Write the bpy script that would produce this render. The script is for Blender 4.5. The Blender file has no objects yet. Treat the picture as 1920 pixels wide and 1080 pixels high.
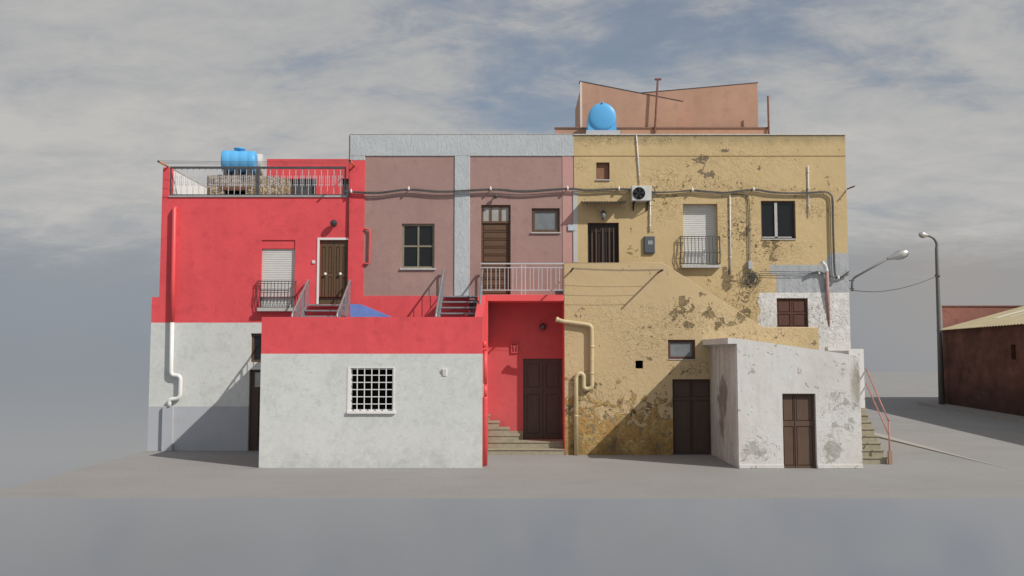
import bpy, bmesh, math, random
from mathutils import Vector, Matrix
random.seed(7)
sc = bpy.context.scene
C = bpy.context.collection

# ------------------------------------------------------------------ camera / survey
F, TP, H = 1680.0, 0.0730, 2.764
TH = math.atan(TP)
CT, ST = math.cos(TH), math.sin(TH)
def ray(px, py):
    a, b = (px - 960) / F, (540 - py) / F
    return Vector((a, CT - b * ST, ST + b * CT))
def gx(px, py, Y): d = ray(px, py); return d.x * Y / d.y
def gz(py, Y): d = ray(960, py); return H + d.z * Y / d.y
def pt(px, py, Y): return Vector((gx(px, py, Y), Y, gz(py, Y)))
def yg(py, z=0.0): d = ray(960, py); return (z - H) / d.z * d.y
def rect(px0, py0, px1, py1, Y):
    m = (py0 + py1) / 2
    return gx(px0, m, Y), gx(px1, m, Y), gz(py1, Y), gz(py0, Y)     # x0 x1 z0 z1
YA, YP, YB, YW = yg(845.7), yg(853), yg(877.4), yg(878.7)

cam = bpy.data.cameras.new('camera'); cam.sensor_width = 36; cam.lens = F / 1920 * 36
cam.clip_end = 2000
co = bpy.data.objects.new('camera', cam); C.objects.link(co)
co.location = (0, 0, H); co.rotation_euler = (math.pi / 2 + TH, 0, 0); sc.camera = co

# ------------------------------------------------------------------ node helper
class Mat:
    def __init__(s, name):
        s.m = bpy.data.materials.new(name); s.m.use_nodes = True
        s.t = s.m.node_tree; s.n = s.t.nodes; s.l = s.t.links
        s.b = s.n['Principled BSDF']
        s._pos = None
    def put(s, sock, v):
        if isinstance(v, bpy.types.NodeSocket): s.l.new(v, sock)
        elif v is not None:
            if isinstance(v, (tuple, list)) and len(v) == 3 and sock.type == 'RGBA': v = (*v, 1)
            sock.default_value = v
    def pos(s):
        if not s._pos: s._pos = s.n.new('ShaderNodeNewGeometry').outputs['Position']
        return s._pos
    def map(s, scale=(1, 1, 1), loc=(0, 0, 0), vec=None, rot=(0, 0, 0)):
        q = s.n.new('ShaderNodeMapping'); s.put(q.inputs['Vector'], vec or s.pos())
        q.inputs['Scale'].default_value = scale; q.inputs['Location'].default_value = loc; q.inputs['Rotation'].default_value = rot
        return q.outputs[0]
    def noise(s, scale, detail=4, rough=.55, vec=None, dist=0.0):
        q = s.n.new('ShaderNodeTexNoise'); s.put(q.inputs['Vector'], vec or s.pos())
        q.inputs['Scale'].default_value = scale; q.inputs['Detail'].default_value = detail
        q.inputs['Roughness'].default_value = rough; q.inputs['Distortion'].default_value = dist
        return q.outputs['Fac']
    def vor(s, scale, vec=None, feature='F1', out='Distance', rnd=1.0):
        q = s.n.new('ShaderNodeTexVoronoi'); q.feature = feature; s.put(q.inputs['Vector'], vec or s.pos())
        q.inputs['Scale'].default_value = scale; q.inputs['Randomness'].default_value = rnd
        return q.outputs[out]
    def math(s, op, a, b=None, c=None):
        q = s.n.new('ShaderNodeMath'); q.operation = op
        for i, v in enumerate((a, b, c)):
            if v is not None: s.put(q.inputs[i], v)
        return q.outputs[0]
    def step(s, v, lo, hi, a=0.0, b=1.0):
        q = s.n.new('ShaderNodeMapRange'); q.interpolation_type = 'SMOOTHSTEP'
        for k, x in zip(('Value', 'From Min', 'From Max', 'To Min', 'To Max'), (v, lo, hi, a, b)): s.put(q.inputs[k], x)
        return q.outputs[0]
    def mix(s, f, a, b, mode='MIX'):
        q = s.n.new('ShaderNodeMix'); q.data_type = 'RGBA'; q.blend_type = mode
        s.put(q.inputs['Factor'], f); s.put(q.inputs[6], a); s.put(q.inputs[7], b)
        return q.outputs[2]
    def ramp(s, f, stops):
        q = s.n.new('ShaderNodeValToRGB'); s.put(q.inputs[0], f); e = q.color_ramp.elements
        while len(e) < len(stops): e.new(.5)
        for el, (p, c) in zip(e, stops): el.position = p; el.color = (*c, 1) if len(c) == 3 else c
        return q.outputs[0]
    def attr(s, name):
        q = s.n.new('ShaderNodeAttribute'); q.attribute_name = name
        r = s.n.new('ShaderNodeSeparateColor'); s.l.new(q.outputs['Color'], r.inputs[0])
        return r.outputs
    def xyz(s, vec=None):
        q = s.n.new('ShaderNodeSeparateXYZ'); s.put(q.inputs[0], vec or s.pos()); return q.outputs
    def bump(s, h, strength=.5, dist=.02, normal=None):
        q = s.n.new('ShaderNodeBump'); s.put(q.inputs['Height'], h); q.inputs['Strength'].default_value = strength
        q.inputs['Distance'].default_value = dist
        if normal: s.put(q.inputs['Normal'], normal)
        return q.outputs[0]
    def out(s, color, rough=.8, metal=0.0, normal=None, spec=.3):
        s.put(s.b.inputs['Base Color'], color); s.put(s.b.inputs['Roughness'], rough); s.put(s.b.inputs['Metallic'], metal)
        s.b.inputs['Specular IOR Level'].default_value = spec
        if normal: s.put(s.b.inputs['Normal'], normal)
        return s.m

def mul(c, k): return tuple(min(1, v * k) for v in c)
def plaster(name, c, var=.12, bump=.35, dist=.012, spots=.0, spotc=None, seed=0.0, stretch=(1, 1, 1)):
    m = Mat(name); p = m.map(loc=(seed, seed * .7, seed * 1.3))
    big, med = m.noise(.7, 5, .6, p), m.noise(3.2, 8, .62, p)
    col = m.ramp(big, [(.3, mul(c, 1 - var)), (.7, mul(c, 1 + var * .6))])
    col = m.mix(m.step(med, .5, .72), col, mul(c, 1 - var * 1.3))
    if spots:
        sp = m.noise(5.5, 9, .7, m.map(scale=(1, 1, 1.2), loc=(seed + 9, 0, 3)), .6)
        col = m.mix(m.step(sp, .56, .72, 0, spots), col, spotc or mul(c, .6))
    st = m.noise(1.1, 3, .5, m.map(scale=(3, 3, .35), loc=(seed, 4, 0)))
    col = m.mix(m.step(st, .52, .75, 0, var * 1.2), col, mul(c, .62))
    fine = m.noise(45, 3, .6, m.map(scale=stretch))
    h = m.math('ADD', m.math('MULTIPLY', med, 1.5), m.math('MULTIPLY', fine, .25))
    return m.out(col, .88, 0, m.bump(h, bump, dist), .2)
def mottled(name, c, seed):
    m = Mat(name); p = m.map(loc=(seed, seed * .7, seed * 1.3))
    big, a, b, e = m.noise(.55, 4, .55, p), m.noise(2.1, 9, .68, p, .4), m.noise(7.5, 8, .70, p, .8), m.noise(38, 4, .65, p)
    col = m.ramp(big, [(.32, mul(c, .955)), (.68, mul(c, 1.03))])
    col = m.mix(m.step(a, .47, .66, 0, .55), col, mul(c, .80))
    col = m.mix(m.step(b, .53, .66, 0, .42), col, mul(c, .70))
    col = m.mix(m.step(b, .36, .47, .5, 0), col, mul(c, 1.10))
    sc_ = m.noise(5, 6, .6, m.map(scale=(.5, 1, 2.6), loc=(seed, 1, 2), rot=(0, .6, 0)), 1.6)
    col = m.mix(m.step(sc_, .62, .70, 0, .45), col, mul(c, .66))
    sp = m.noise(3.0, 7, .7, m.map(loc=(seed + 5, 2, 0)))
    col = m.mix(m.math('MULTIPLY', m.step(m.xyz()[2], .55, 0.0), m.step(sp, .35, .65, 0, .5)), col, mul(c, .62))
    h = m.math('ADD', m.math('MULTIPLY', b, 1.4), m.math('MULTIPLY', e, .35))
    return m.out(col, .9, 0, m.bump(h, .4, .01), .2)
def flat(name, c, rough=.5, metal=0.0, var=.12, scale=6, bump=0.0, spec=.4):
    m = Mat(name)
    n = m.noise(scale, 6, .6)
    col = m.ramp(n, [(.3, mul(c, 1 - var)), (.7, mul(c, 1 + var))])
    fine = m.noise(scale * 9, 3, .6)
    col = m.mix(m.step(fine, .55, .75, 0, var), col, mul(c, .6))
    return m.out(col, rough, metal, m.bump(fine, bump, .004) if bump else None, spec)
def wood(name, c, var=.22, rough=.6, axis='z'):
    m = Mat(name)
    s = (14, 14, 1.1) if axis == 'z' else (1.1, 14, 14)
    g = m.noise(2.2, 7, .62, m.map(scale=s), .4); b = m.noise(1.7, 4, .6)
    col = m.ramp(g, [(.3, mul(c, 1 - var)), (.68, mul(c, 1 + var))])
    col = m.mix(m.step(b, .45, .75, 0, .35), col, mul(c, .7))
    return m.out(col, rough, 0, m.bump(g, .25, .006), .3)

# ------------------------------------------------------------------ materials
MT = {}
MT['red'] = plaster('red_plaster', (.80, .105, .118), .13, .5, .014, .4, (.56, .075, .08))
MT['porchred'] = plaster('shaded_porch_red', (.58, .11, .116), .11, .4, .012, .25, (.52, .10, .105))  # facade red darkened, so the colour itself carries the porch shade
MT['redlight'] = plaster('smooth_red_paint', (.84, .125, .13), .08, .15, .006)
MT['pink'] = plaster('dusty_pink_plaster', (.40, .262, .235), .10, .5, .016, .2, (.29, .18, .165), 3)
MT['palepink'] = plaster('pale_pink_plaster', (.56, .33, .30), .05, .2, .01, 0, None, 5)
MT['plaster'] = mottled('grey_lime_plaster', (.665, .685, .66), 8)
MT['basegrey'] = plaster('blue_grey_base_paint', (.47, .49, .525), .05, .12, .006, 0, None, 11)
MT['salmon'] = plaster('salmon_render', (.52, .315, .225), .13, .35, .014, .8, (.42, .29, .19), 15)
MT['ochrestrip'] = plaster('grey_strip', (.56, .57, .56), .05, .2)
MT['darkred'] = plaster('dark_red_render', (.33, .15, .12), .16, .3, .012, .4, (.26, .10, .08), 20)
MT['white'] = flat('white_paint', (.80, .79, .77), .5, 0, .04)
MT['oldwhite'] = flat('dusty_white_plastic', (.56, .56, .54), .6, 0, .08)
MT['greymetal'] = flat('galvanised_grey_metal', (.36, .37, .39), .45, .55, .15, 5)
MT['darkmetal'] = flat('charcoal_metal', (.10, .103, .108), .5, .2, .2)
MT['postgrey'] = flat('grey_painted_lamp_post', (.17, .17, .165), .5, .3, .12)
MT['palerail'] = flat('pale_grey_rail_paint', (.58, .58, .60), .45, .1, .08)
MT['iron'] = flat('wrought_iron', (.085, .083, .085), .55, .4, .25)
MT['steel'] = flat('lamp_aluminium', (.55, .55, .54), .32, .75, .1)
MT['bluetank'] = flat('sky_blue_plastic', (.12, .44, .80), .38, 0, .05, 2)
MT['bluetarp'] = flat('blue_sheet', (.15, .25, .60), .6, 0, .10, 4, .2)
MT['cream_pipe'] = flat('cream_painted_pipe', (.60, .495, .29), .5, 0, .14, 5, .2)
MT['white_pipe'] = flat('white_painted_pipe', (.80, .80, .78), .4, 0, .05)
MT['red_pipe'] = flat('red_painted_pipe', (.78, .10, .105), .42, 0, .07)
MT['mauve_pipe'] = flat('faded_mauve_pipe', (.40, .25, .23), .6, 0, .2, 7, .3)
MT['rust'] = flat('rusty_steel', (.20, .085, .06), .75, .2, .3, 9, .4)
MT['orange'] = flat('orange_rust_primer', (.62, .25, .085), .6, 0, .15)
MT['salmonrail'] = flat('salmon_rail_paint', (.46, .19, .15), .5, 0, .15)
MT['cable'] = flat('weathered_black_cable', (.09, .09, .088), .6, 0, .3, 11)
MT['glass'] = Mat('dark_window_glass').out((.012, .014, .016), .12, 0, None, .5)
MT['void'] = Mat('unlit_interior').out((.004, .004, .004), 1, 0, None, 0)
MT['greyglass'] = flat('dusty_grey_glass', (.20, .22, .23), .4, 0, .2, 3, 0, .5)
MT['milkglass'] = flat('frosted_pane', (.42, .41, .38), .35, 0, .15, 3, 0, .5)
MT['brown'] = wood('brown_painted_wood', (.125, .078, .056), .15)
MT['brownh'] = wood('brown_plank_wood', (.14, .083, .05), .16, .6, 'x')
MT['door'] = wood('varnished_brown_door', (.135, .083, .048), .18, .45)
MT['darkdoor'] = wood('dark_chocolate_door', (.088, .060, .048), .15, .55)
MT['slatdoor'] = wood('black_brown_door', (.035, .027, .024), .2, .5)
MT['ironred'] = wood('red_brown_shutter', (.12, .057, .042), .15, .6)
MT['olive'] = flat('olive_beige_frame', (.27, .24, .17), .5, 0, .1)
MT['shutter'] = flat('off_white_shutter', (.70, .70, .67), .5, 0, .05, 3)
MT['sill'] = flat('grey_stone_sill', (.50, .49, .47), .7, 0, .12, 9, .3)
MT['step'] = flat('olive_concrete_step', (.34, .305, .225), .85, 0, .16, 8, .5, .2)
MT['boxgrey'] = flat('grey_plastic_box', (.10, .115, .13), .5, 0, .06)
MT['acwhite'] = flat('ageing_white_enamel', (.62, .62, .60), .4, 0, .08)
MT['black'] = flat('black_plastic', (.022, .022, .023), .5, 0, .2)
MT['globe'] = Mat('smoked_glass_globe').out((.035, .045, .045), .06, 0, None, .9)
MT['corner'] = flat('pale_corner_strip', (.72, .62, .56), .7, 0, .06)
MT['flash'] = flat('pale_coping', (.62, .60, .56), .7, 0, .2, 12, .3)
MT['creamroof'] = flat('cream_corrugated_sheet', (.52, .44, .27), .6, 0, .12, 1.2)
MT['skylight'] = flat('translucent_pale_sheet', (.78, .72, .60), .5, 0, .08)
MT['kerb'] = flat('kerb_concrete', (.30, .28, .26), .9, 0, .12, 4, .3)
MT['junction'] = flat('junction_box_plastic', (.42, .44, .45), .5, 0, .1)

def concrete():
    m = Mat('rough_grey_concrete_render')
    c = (.52, .555, .575)
    a = m.noise(1.4, 6, .6); s = m.noise(6.0, 6, .65, m.map(scale=(1.6, 1, .6)), 1.0)
    col = m.ramp(a, [(.3, mul(c, .9)), (.7, mul(c, 1.06))])
    pit = m.noise(9, 4, .6, m.map(scale=(1.3, 1, .6)), .8)
    col = m.mix(m.step(pit, .62, .70, 0, .55), col, mul(c, .62))
    h = m.math('ADD', m.math('MULTIPLY', m.step(s, .42, .62), .7), m.math('MULTIPLY', m.noise(26, 4, .6), .5))
    return m.out(col, .9, 0, m.bump(h, .42, .016), .2)
MT['concrete'] = concrete()

def yellow(name):
    m = Mat(name)
    a1, a2 = m.attr('mask'), m.attr('mask2')
    peel, damp, whit = a1[0], a1[1], a1[2]
    grey, chip, stain = a2[0], a2[1], a2[2]
    c = (.62, .468, .255)
    big, med, fine = m.noise(.9, 5, .6), m.noise(4.5, 8, .62), m.noise(34, 4, .65)
    col = m.ramp(big, [(.3, mul(c, .93)), (.7, mul(c, 1.05))])
    col = m.mix(m.step(m.xyz()[1], YP + .2, YP + .5), m.mix(.55, col, (.56, .435, .265)), col)
    col = m.mix(m.step(med, .5, .75, 0, .5), col, (.58, .43, .21))
    # soot and rain stains
    stn = m.noise(2.2, 6, .65, m.map(scale=(2.2, 1, .7)))
    col = m.mix(m.step(m.math('ADD', m.math('MULTIPLY', stain, .75), m.math('MULTIPLY', stn, .75)), .45, .95, 0, .9), col, (.37, .30, .17))
    # damp foot of the wall
    dn = m.noise(3.3, 9, .70, m.map(loc=(1, 5, 2)), .6)
    dmp = m.step(m.math('ADD', m.math('MULTIPLY', damp, .62), m.math('MULTIPLY', m.math('SUBTRACT', dn, .5), 1.9)), .27, .34)
    dcol = m.ramp(m.noise(4.2, 9, .70, m.map(loc=(4, 2, 7)), .9), [(.30, (.08, .06, .035)), (.38, (.28, .19, .075)), (.45, (.50, .31, .12)), (.51, (.42, .255, .09)), (.56, (.50, .355, .155)), (.62, (.55, .42, .19)), (.70, (.16, .125, .075))])
    gry = m.step(m.noise(3.4, 8, .66, m.map(loc=(8, 3, 1)), .7), .55, .585, 0, .8)
    dcol = m.mix(gry, dcol, (.22, .195, .135))
    dcol = m.mix(m.step(m.math('ADD', damp, m.math('SUBTRACT', dn, .5)), .74, 1.2, 0, .66), dcol, (.12, .085, .038))
    col = m.mix(dmp, col, dcol)
    # grey rendered band, then whitewash
    gn = m.noise(5, 6, .65, m.map(scale=(1.5, 1, .4)))
    gm = m.step(m.math('ADD', grey, m.math('MULTIPLY', m.math('SUBTRACT', gn, .5), .7)), .42, .58)
    gcol = m.ramp(gn, [(.3, (.36, .385, .405)), (.7, (.49, .505, .51))])
    col = m.mix(gm, col, gcol)
    wm = m.step(m.math('ADD', whit, m.math('MULTIPLY', m.math('SUBTRACT', med, .5), 1.1)), .40, .56)
    wcol = m.ramp(med, [(.3, (.66, .645, .62)), (.65, (.79, .78, .755))])
    col = m.mix(wm, col, wcol)
    # peeled patches
    v = m.noise(4.2, 7, .62, m.map(loc=(3.3, 1, 5.1)), .5)
    pk = m.math('ADD', peel, m.math('MULTIPLY', m.math('SUBTRACT', v, .5), 2.3))
    pm = m.step(pk, .60, .635)
    pc = m.ramp(m.noise(7, 7, .7, None, .4), [(.3, (.15, .11, .06)), (.48, (.245, .185, .10)), (.7, (.35, .275, .165))])
    pgr = m.math('ADD', m.step(m.xyz()[2], 5.9, 6.5), m.math('MULTIPLY', m.noise(.9, 2, .5), .2))
    pc = m.mix(m.step(pgr, .5, 1.0), pc, m.ramp(m.noise(6, 6, .7), [(.35, (.195, .15, .095)), (.7, (.32, .26, .185))]))
    # small chips
    v2 = m.noise(13, 4, .60, m.map(loc=(1.3, 6, 2)), .7)
    t2 = m.math('SUBTRACT', .735, m.math('MULTIPLY', chip, .205))
    cm = m.step(m.math('SUBTRACT', v2, t2), 0.0, .025)
    v3 = m.noise(8, 5, .6, m.map(loc=(7, 6, 9)), .9)
    fl = m.math('MULTIPLY', m.step(v3, .49, .54), m.math('MINIMUM', m.math('MULTIPLY', chip, 1.5), 1))   # lifting flakes, relief only
    col = m.mix(cm, col, m.mix(wm, (.215, .16, .09), (.36, .345, .32)))
    col = m.mix(m.math('MULTIPLY', pm, m.math('SUBTRACT', 1, m.math('MULTIPLY', wm, .6))), col, pc)
    both = m.math('MAXIMUM', pm, cm)
    h = m.math('ADD', m.math('MULTIPLY', m.math('SUBTRACT', 1, both), 1.0), m.math('MULTIPLY', fine, .12))
    h = m.math('ADD', h, m.math('MULTIPLY', fl, .55))
    h = m.math('ADD', h, m.math('MULTIPLY', m.math('MULTIPLY', m.math('ADD', dn, -.2), dmp), 2.6))
    rough_w = m.math('MAXIMUM', wm, gm)
    h = m.math('ADD', h, m.math('MULTIPLY', m.math('MULTIPLY', m.step(m.noise(7, 5, .6, m.map(scale=(1.4, 1, .6)), 1.0), .45, .6), rough_w), .12))
    h = m.math('ADD', h, m.math('MULTIPLY', med, .5))
    return m.out(col, .9, 0, m.bump(h, .9, .026), .15)
MT['yellow'] = yellow('peeling_yellow_plaster')

def whitewash(name):
    m = Mat(name)
    a = m.attr('mask'); peel, dirt, brown = a[0], a[1], a[2]
    med = m.noise(2.4, 7, .62); big = m.noise(.8, 4, .55)
    col = m.ramp(big, [(.3, (.62, .60, .57)), (.52, (.70, .685, .66)), (.7, (.68, .69, .68))])
    strk = m.noise(2.2, 6, .65, m.map(scale=(3, 3, .5), loc=(2, 2, 0)), .4)
    col = m.mix(m.step(strk, .5, .72, 0, .35), col, (.52, .49, .45))
    v = m.noise(4.6, 7, .64, m.map(loc=(2, 9, 4)), .8)
    pm = m.step(m.math('ADD', peel, m.math('MULTIPLY', m.math('SUBTRACT', v, .5), 2.6)), .60, .74)
    pc = m.ramp(m.noise(9, 6, .7), [(.3, (.28, .265, .235)), (.7, (.50, .485, .455))])
    col = m.mix(m.math('MULTIPLY', pm, .62), col, pc)
    dm = m.step(m.math('ADD', m.math('MULTIPLY', dirt, .6), m.math('MULTIPLY', strk, .6)), .45, .8, 0, .85)
    col = m.mix(dm, col, (.36, .335, .27))
    bm = m.step(m.math('ADD', m.math('MULTIPLY', brown, .8), m.math('MULTIPLY', m.math('SUBTRACT', med, .35), 1.4)), .52, .85, 0, .75)
    col = m.mix(bm, col, (.20, .16, .13))
    v2 = m.noise(7, 3, .5, m.map(loc=(5, 1, 2)), .6)
    cm = m.step(v2, .665, .685)
    col = m.mix(m.math('MULTIPLY', cm, .6), col, (.34, .31, .27))
    crk = m.step(m.noise(6, 8, .7, m.map(loc=(3, 3, 8)), 1.5), .50, .56)
    h = m.math('ADD', m.math('MULTIPLY', m.math('SUBTRACT', 1, m.math('MAXIMUM', pm, cm)), 1.2), m.math('MULTIPLY', med, 1.3))
    h = m.math('ADD', h, m.math('MULTIPLY', m.math('MULTIPLY', crk, m.math('MINIMUM', m.math('MULTIPLY', peel, 1.3), 1)), .7))
    h = m.math('ADD', h, m.math('MULTIPLY', m.noise(30, 4, .6), .15))
    return m.out(col, .9, 0, m.bump(h, .6, .022), .15)
MT['whitewash'] = whitewash('flaking_whitewash')

def stone():
    m = Mat('rubble_stone')
    p = m.map(scale=(2.6, 2.6, 6.2))
    p2 = m.n.new('ShaderNodeVectorMath'); p2.operation = 'ADD'
    nz = m.n.new('ShaderNodeTexNoise'); nz.inputs['Scale'].default_value = 3
    m.l.new(p, p2.inputs[0])
    sc_ = m.n.new('ShaderNodeVectorMath'); sc_.operation = 'SCALE'; sc_.inputs['Scale'].default_value = .35
    m.l.new(nz.outputs['Color'], sc_.inputs[0]); m.l.new(sc_.outputs[0], p2.inputs[1])
    e = m.vor(1.5, p2.outputs[0], 'DISTANCE_TO_EDGE'); cid = m.vor(1.5, p2.outputs[0], 'F1', 'Color')
    col = m.ramp(m.math('MULTIPLY', cid, 1.0), [(.15, (.16, .11, .065)), (.4, (.33, .24, .14)), (.65, (.46, .36, .23)), (.9, (.38, .33, .26))])
    col = m.mix(m.step(m.noise(9, 5, .6), .4, .7, 0, .35), col, (.22, .17, .11))
    j = m.step(e, .02, .10)
    col = m.mix(j, (.20, .155, .105), col)
    return m.out(col, .9, 0, m.bump(j, .9, .03), .15)
MT['stone'] = stone()

def tin():
    m = Mat('rust_brown_wall')
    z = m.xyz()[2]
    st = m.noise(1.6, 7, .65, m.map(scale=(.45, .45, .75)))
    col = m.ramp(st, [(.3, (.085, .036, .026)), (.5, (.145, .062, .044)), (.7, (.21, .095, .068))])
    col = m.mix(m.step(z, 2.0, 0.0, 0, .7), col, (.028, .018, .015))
    d = m.noise(1.1, 8, .72, m.map(scale=(.5, .5, 1.0)), .7)
    col = m.mix(m.step(d, .55, .72, 0, .6), col, (.03, .02, .016))
    return m.out(col, .9, 0, m.bump(st, .3, .02), .15)
MT['tin'] = tin()

def ground_mat():
    m = Mat('worn_asphalt_apron')
    x = m.xyz()
    f1, f2 = m.noise(14, 6, .7), m.noise(60, 3, .65, m.map(scale=(.55, 1.6, 1)))
    b = m.noise(.35, 6, .6)
    col = m.ramp(b, [(.3, (.282, .277, .27)), (.7, (.33, .325, .318))])
    col = m.mix(m.step(f1, .42, .68, 0, .35), col, (.20, .19, .18))
    col = m.mix(m.step(f2, .50, .70, 0, .40), col, (.37, .355, .34))
    br = m.step(x[1], 24, 17.5, 0, .35)
    col = m.mix(br, col, (.285, .268, .252))
    pt_ = m.noise(.8, 6, .65, m.map(scale=(.5, 1.4, 1)), .6)
    col = m.mix(m.step(pt_, .55, .7, 0, .25), col, (.20, .195, .19))
    return m.out(col, .92, 0, m.bump(m.math('ADD', f2, m.math('MULTIPLY', f1, .6)), .35, .012), .2)
MT['ground'] = ground_mat()

# ------------------------------------------------------------------ mesh builder
class MB:
    def __init__(s): s.v = []; s.f = []; s.mi = []; s.sm = []; s.cur = 0
    def face(s, pts, smooth=False):
        k = len(s.v); s.v += [Vector(p) for p in pts]; s.f.append(list(range(k, k + len(pts)))); s.mi.append(s.cur); s.sm.append(smooth)
    def box(s, x0, x1, y0, y1, z0, z1):
        if x0 > x1: x0, x1 = x1, x0
        if y0 > y1: y0, y1 = y1, y0
        if z0 > z1: z0, z1 = z1, z0
        k = len(s.v)
        s.v += [Vector(p) for p in ((x0, y0, z0), (x1, y0, z0), (x1, y1, z0), (x0, y1, z0), (x0, y0, z1), (x1, y0, z1), (x1, y1, z1), (x0, y1, z1))]
        for q in ((0, 3, 2, 1), (4, 5, 6, 7), (0, 1, 5, 4), (1, 2, 6, 5), (2, 3, 7, 6), (3, 0, 4, 7)):
            s.f.append([k + i for i in q]); s.mi.append(s.cur); s.sm.append(False)
        return s
    def prism(s, poly, y0, y1):                      # poly in (x,z), counter-clockwise seen from the camera (-y)
        n = len(poly)
        s.face([(x, y0, z) for x, z in poly]); s.face([(x, y1, z) for x, z in reversed(poly)])
        for i in range(n):
            (a, b), (c, d) = poly[i], poly[(i + 1) % n]
            s.face([(c, y0, d), (a, y0, b), (a, y1, b), (c, y1, d)])
        return s
    def hull(s, a, b):                               # two matching loops of points, joined
        n = len(a); s.face(a); s.face(list(reversed(b)))
        for i in range(n): s.face([a[(i + 1) % n], a[i], b[i], b[(i + 1) % n]])
        return s
    def bar(s, p, q, w, d=None, up=(0, 0, 1)):       # square bar between two points
        p, q = Vector(p), Vector(q); d = d or w
        t = (q - p).normalized(); u = Vector(up)
        if abs(t.dot(u)) > .98: u = Vector((0, 1, 0))
        r = t.cross(u).normalized(); u = r.cross(t)
        o = [r * w / 2 + u * d / 2, -r * w / 2 + u * d / 2, -r * w / 2 - u * d / 2, r * w / 2 - u * d / 2]
        return s.hull([p + k for k in o], [q + k for k in o])
    def tube(s, pts, r, seg=8, cap=True):
        pts = [Vector(p) for p in pts]; n = len(pts)
        rs = r if isinstance(r, (list, tuple)) else [r] * n
        k = len(s.v); nrm = None
        for i, p in enumerate(pts):
            t = (pts[min(i + 1, n - 1)] - pts[max(i - 1, 0)]).normalized()
            if nrm is None:
                nrm = t.cross(Vector((0, 0, 1)) if abs(t.z) < .9 else Vector((0, 1, 0))).normalized()
            else:
                nrm = (nrm - t * nrm.dot(t)).normalized()
            b = t.cross(nrm)
            for j in range(seg):
                a = 2 * math.pi * j / seg
                s.v.append(p + (nrm * math.cos(a) + b * math.sin(a)) * rs[i])
        for i in range(n - 1):
            for j in range(seg):
                a, b_ = k + i * seg + j, k + i * seg + (j + 1) % seg
                s.f.append([a, b_, b_ + seg, a + seg]); s.mi.append(s.cur); s.sm.append(True)
        if cap:
            s.f.append([k + j for j in reversed(range(seg))]); s.mi.append(s.cur); s.sm.append(False)
            s.f.append([k + (n - 1) * seg + j for j in range(seg)]); s.mi.append(s.cur); s.sm.append(False)
        return s
    def lathe(s, prof, M, seg=32):                   # prof: (radius, height) along local z, placed by matrix M
        k = len(s.v); n = len(prof)
        for r, h in prof:
            for j in range(seg):
                a = 2 * math.pi * j / seg; s.v.append(M @ Vector((r * math.cos(a), r * math.sin(a), h)))
        for i in range(n - 1):
            for j in range(seg):
                a, b = k + i * seg + j, k + i * seg + (j + 1) % seg
                s.f.append([a, b, b + seg, a + seg]); s.mi.append(s.cur); s.sm.append(True)
        s.f.append([k + j for j in reversed(range(seg))]); s.mi.append(s.cur); s.sm.append(False)
        s.f.append([k + (n - 1) * seg + j for j in range(seg)]); s.mi.append(s.cur); s.sm.append(False)
        return s
    def ball(s, c, r, seg=20, sx=1, sy=1, sz=1, M=None):
        pr = [(max(1e-4, math.sin(math.pi * i / 12)) * r, -math.cos(math.pi * i / 12) * r) for i in range(13)]
        m = Matrix.Translation(c) @ (M or Matrix()) @ Matrix.Diagonal((sx, sy, sz, 1))
        return s.lathe(pr, m, seg)
    def build(s, name, mat, parent=None, bevel=0.0):
        me = bpy.data.meshes.new(name)
        off = parent_world(parent)
        me.from_pydata([v - off for v in s.v], [], s.f)
        mats = mat if isinstance(mat, (list, tuple)) else [mat]
        for m in mats: me.materials.append(MT[m] if isinstance(m, str) else m)
        me.polygons.foreach_set('material_index', s.mi); me.polygons.foreach_set('use_smooth', s.sm)
        me.update()
        o = bpy.data.objects.new(name, me); C.objects.link(o)
        if parent: o.parent = parent
        if bevel:
            b = o.modifiers.new('edge', 'BEVEL'); b.width = bevel; b.segments = 2; b.limit_method = 'ANGLE'
        return o
def parent_world(p):
    v = Vector((0, 0, 0))
    while p: v += p.location; p = p.parent
    return v
def thing(name, label, cat, loc=(0, 0, 0), group=None):
    o = bpy.data.objects.new(name, None); C.objects.link(o); o.location = loc; o.empty_display_size = .2
    o['label'] = label; o['category'] = cat
    if group: o['group'] = group
    return o
def tag(o, label, cat, group=None):
    o['label'] = label; o['category'] = cat
    if group: o['group'] = group
    return o
def struct(o): o['kind'] = 'structure'; return o
def fillet(pts, r, n=5):
    pts = [Vector(p) for p in pts]; out = [pts[0]]
    for i in range(1, len(pts) - 1):
        a, b, c = pts[i - 1], pts[i], pts[i + 1]
        u, w = (a - b), (c - b); q = min(r, u.length * .48, w.length * .48)
        p0, p1 = b + u.normalized() * q, b + w.normalized() * q
        for k in range(n + 1):
            t = k / n; out.append(p0 * (1 - t) ** 2 + b * 2 * t * (1 - t) + p1 * t * t)
    out.append(pts[-1]); return out
def smooth_path(pts, n=6):
    pts = [Vector(p) for p in pts]; q = [pts[0]] + pts + [pts[-1]]; out = []
    for i in range(1, len(q) - 2):
        for k in range(n):
            t = k / n; a, b, c, d = q[i - 1], q[i], q[i + 1], q[i + 2]
            out.append(.5 * ((2 * b) + (c - a) * t + (2 * a - 5 * b + 4 * c - d) * t * t + (3 * b - a - 3 * c + d) * t ** 3))
    out.append(pts[-1]); return out

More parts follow.
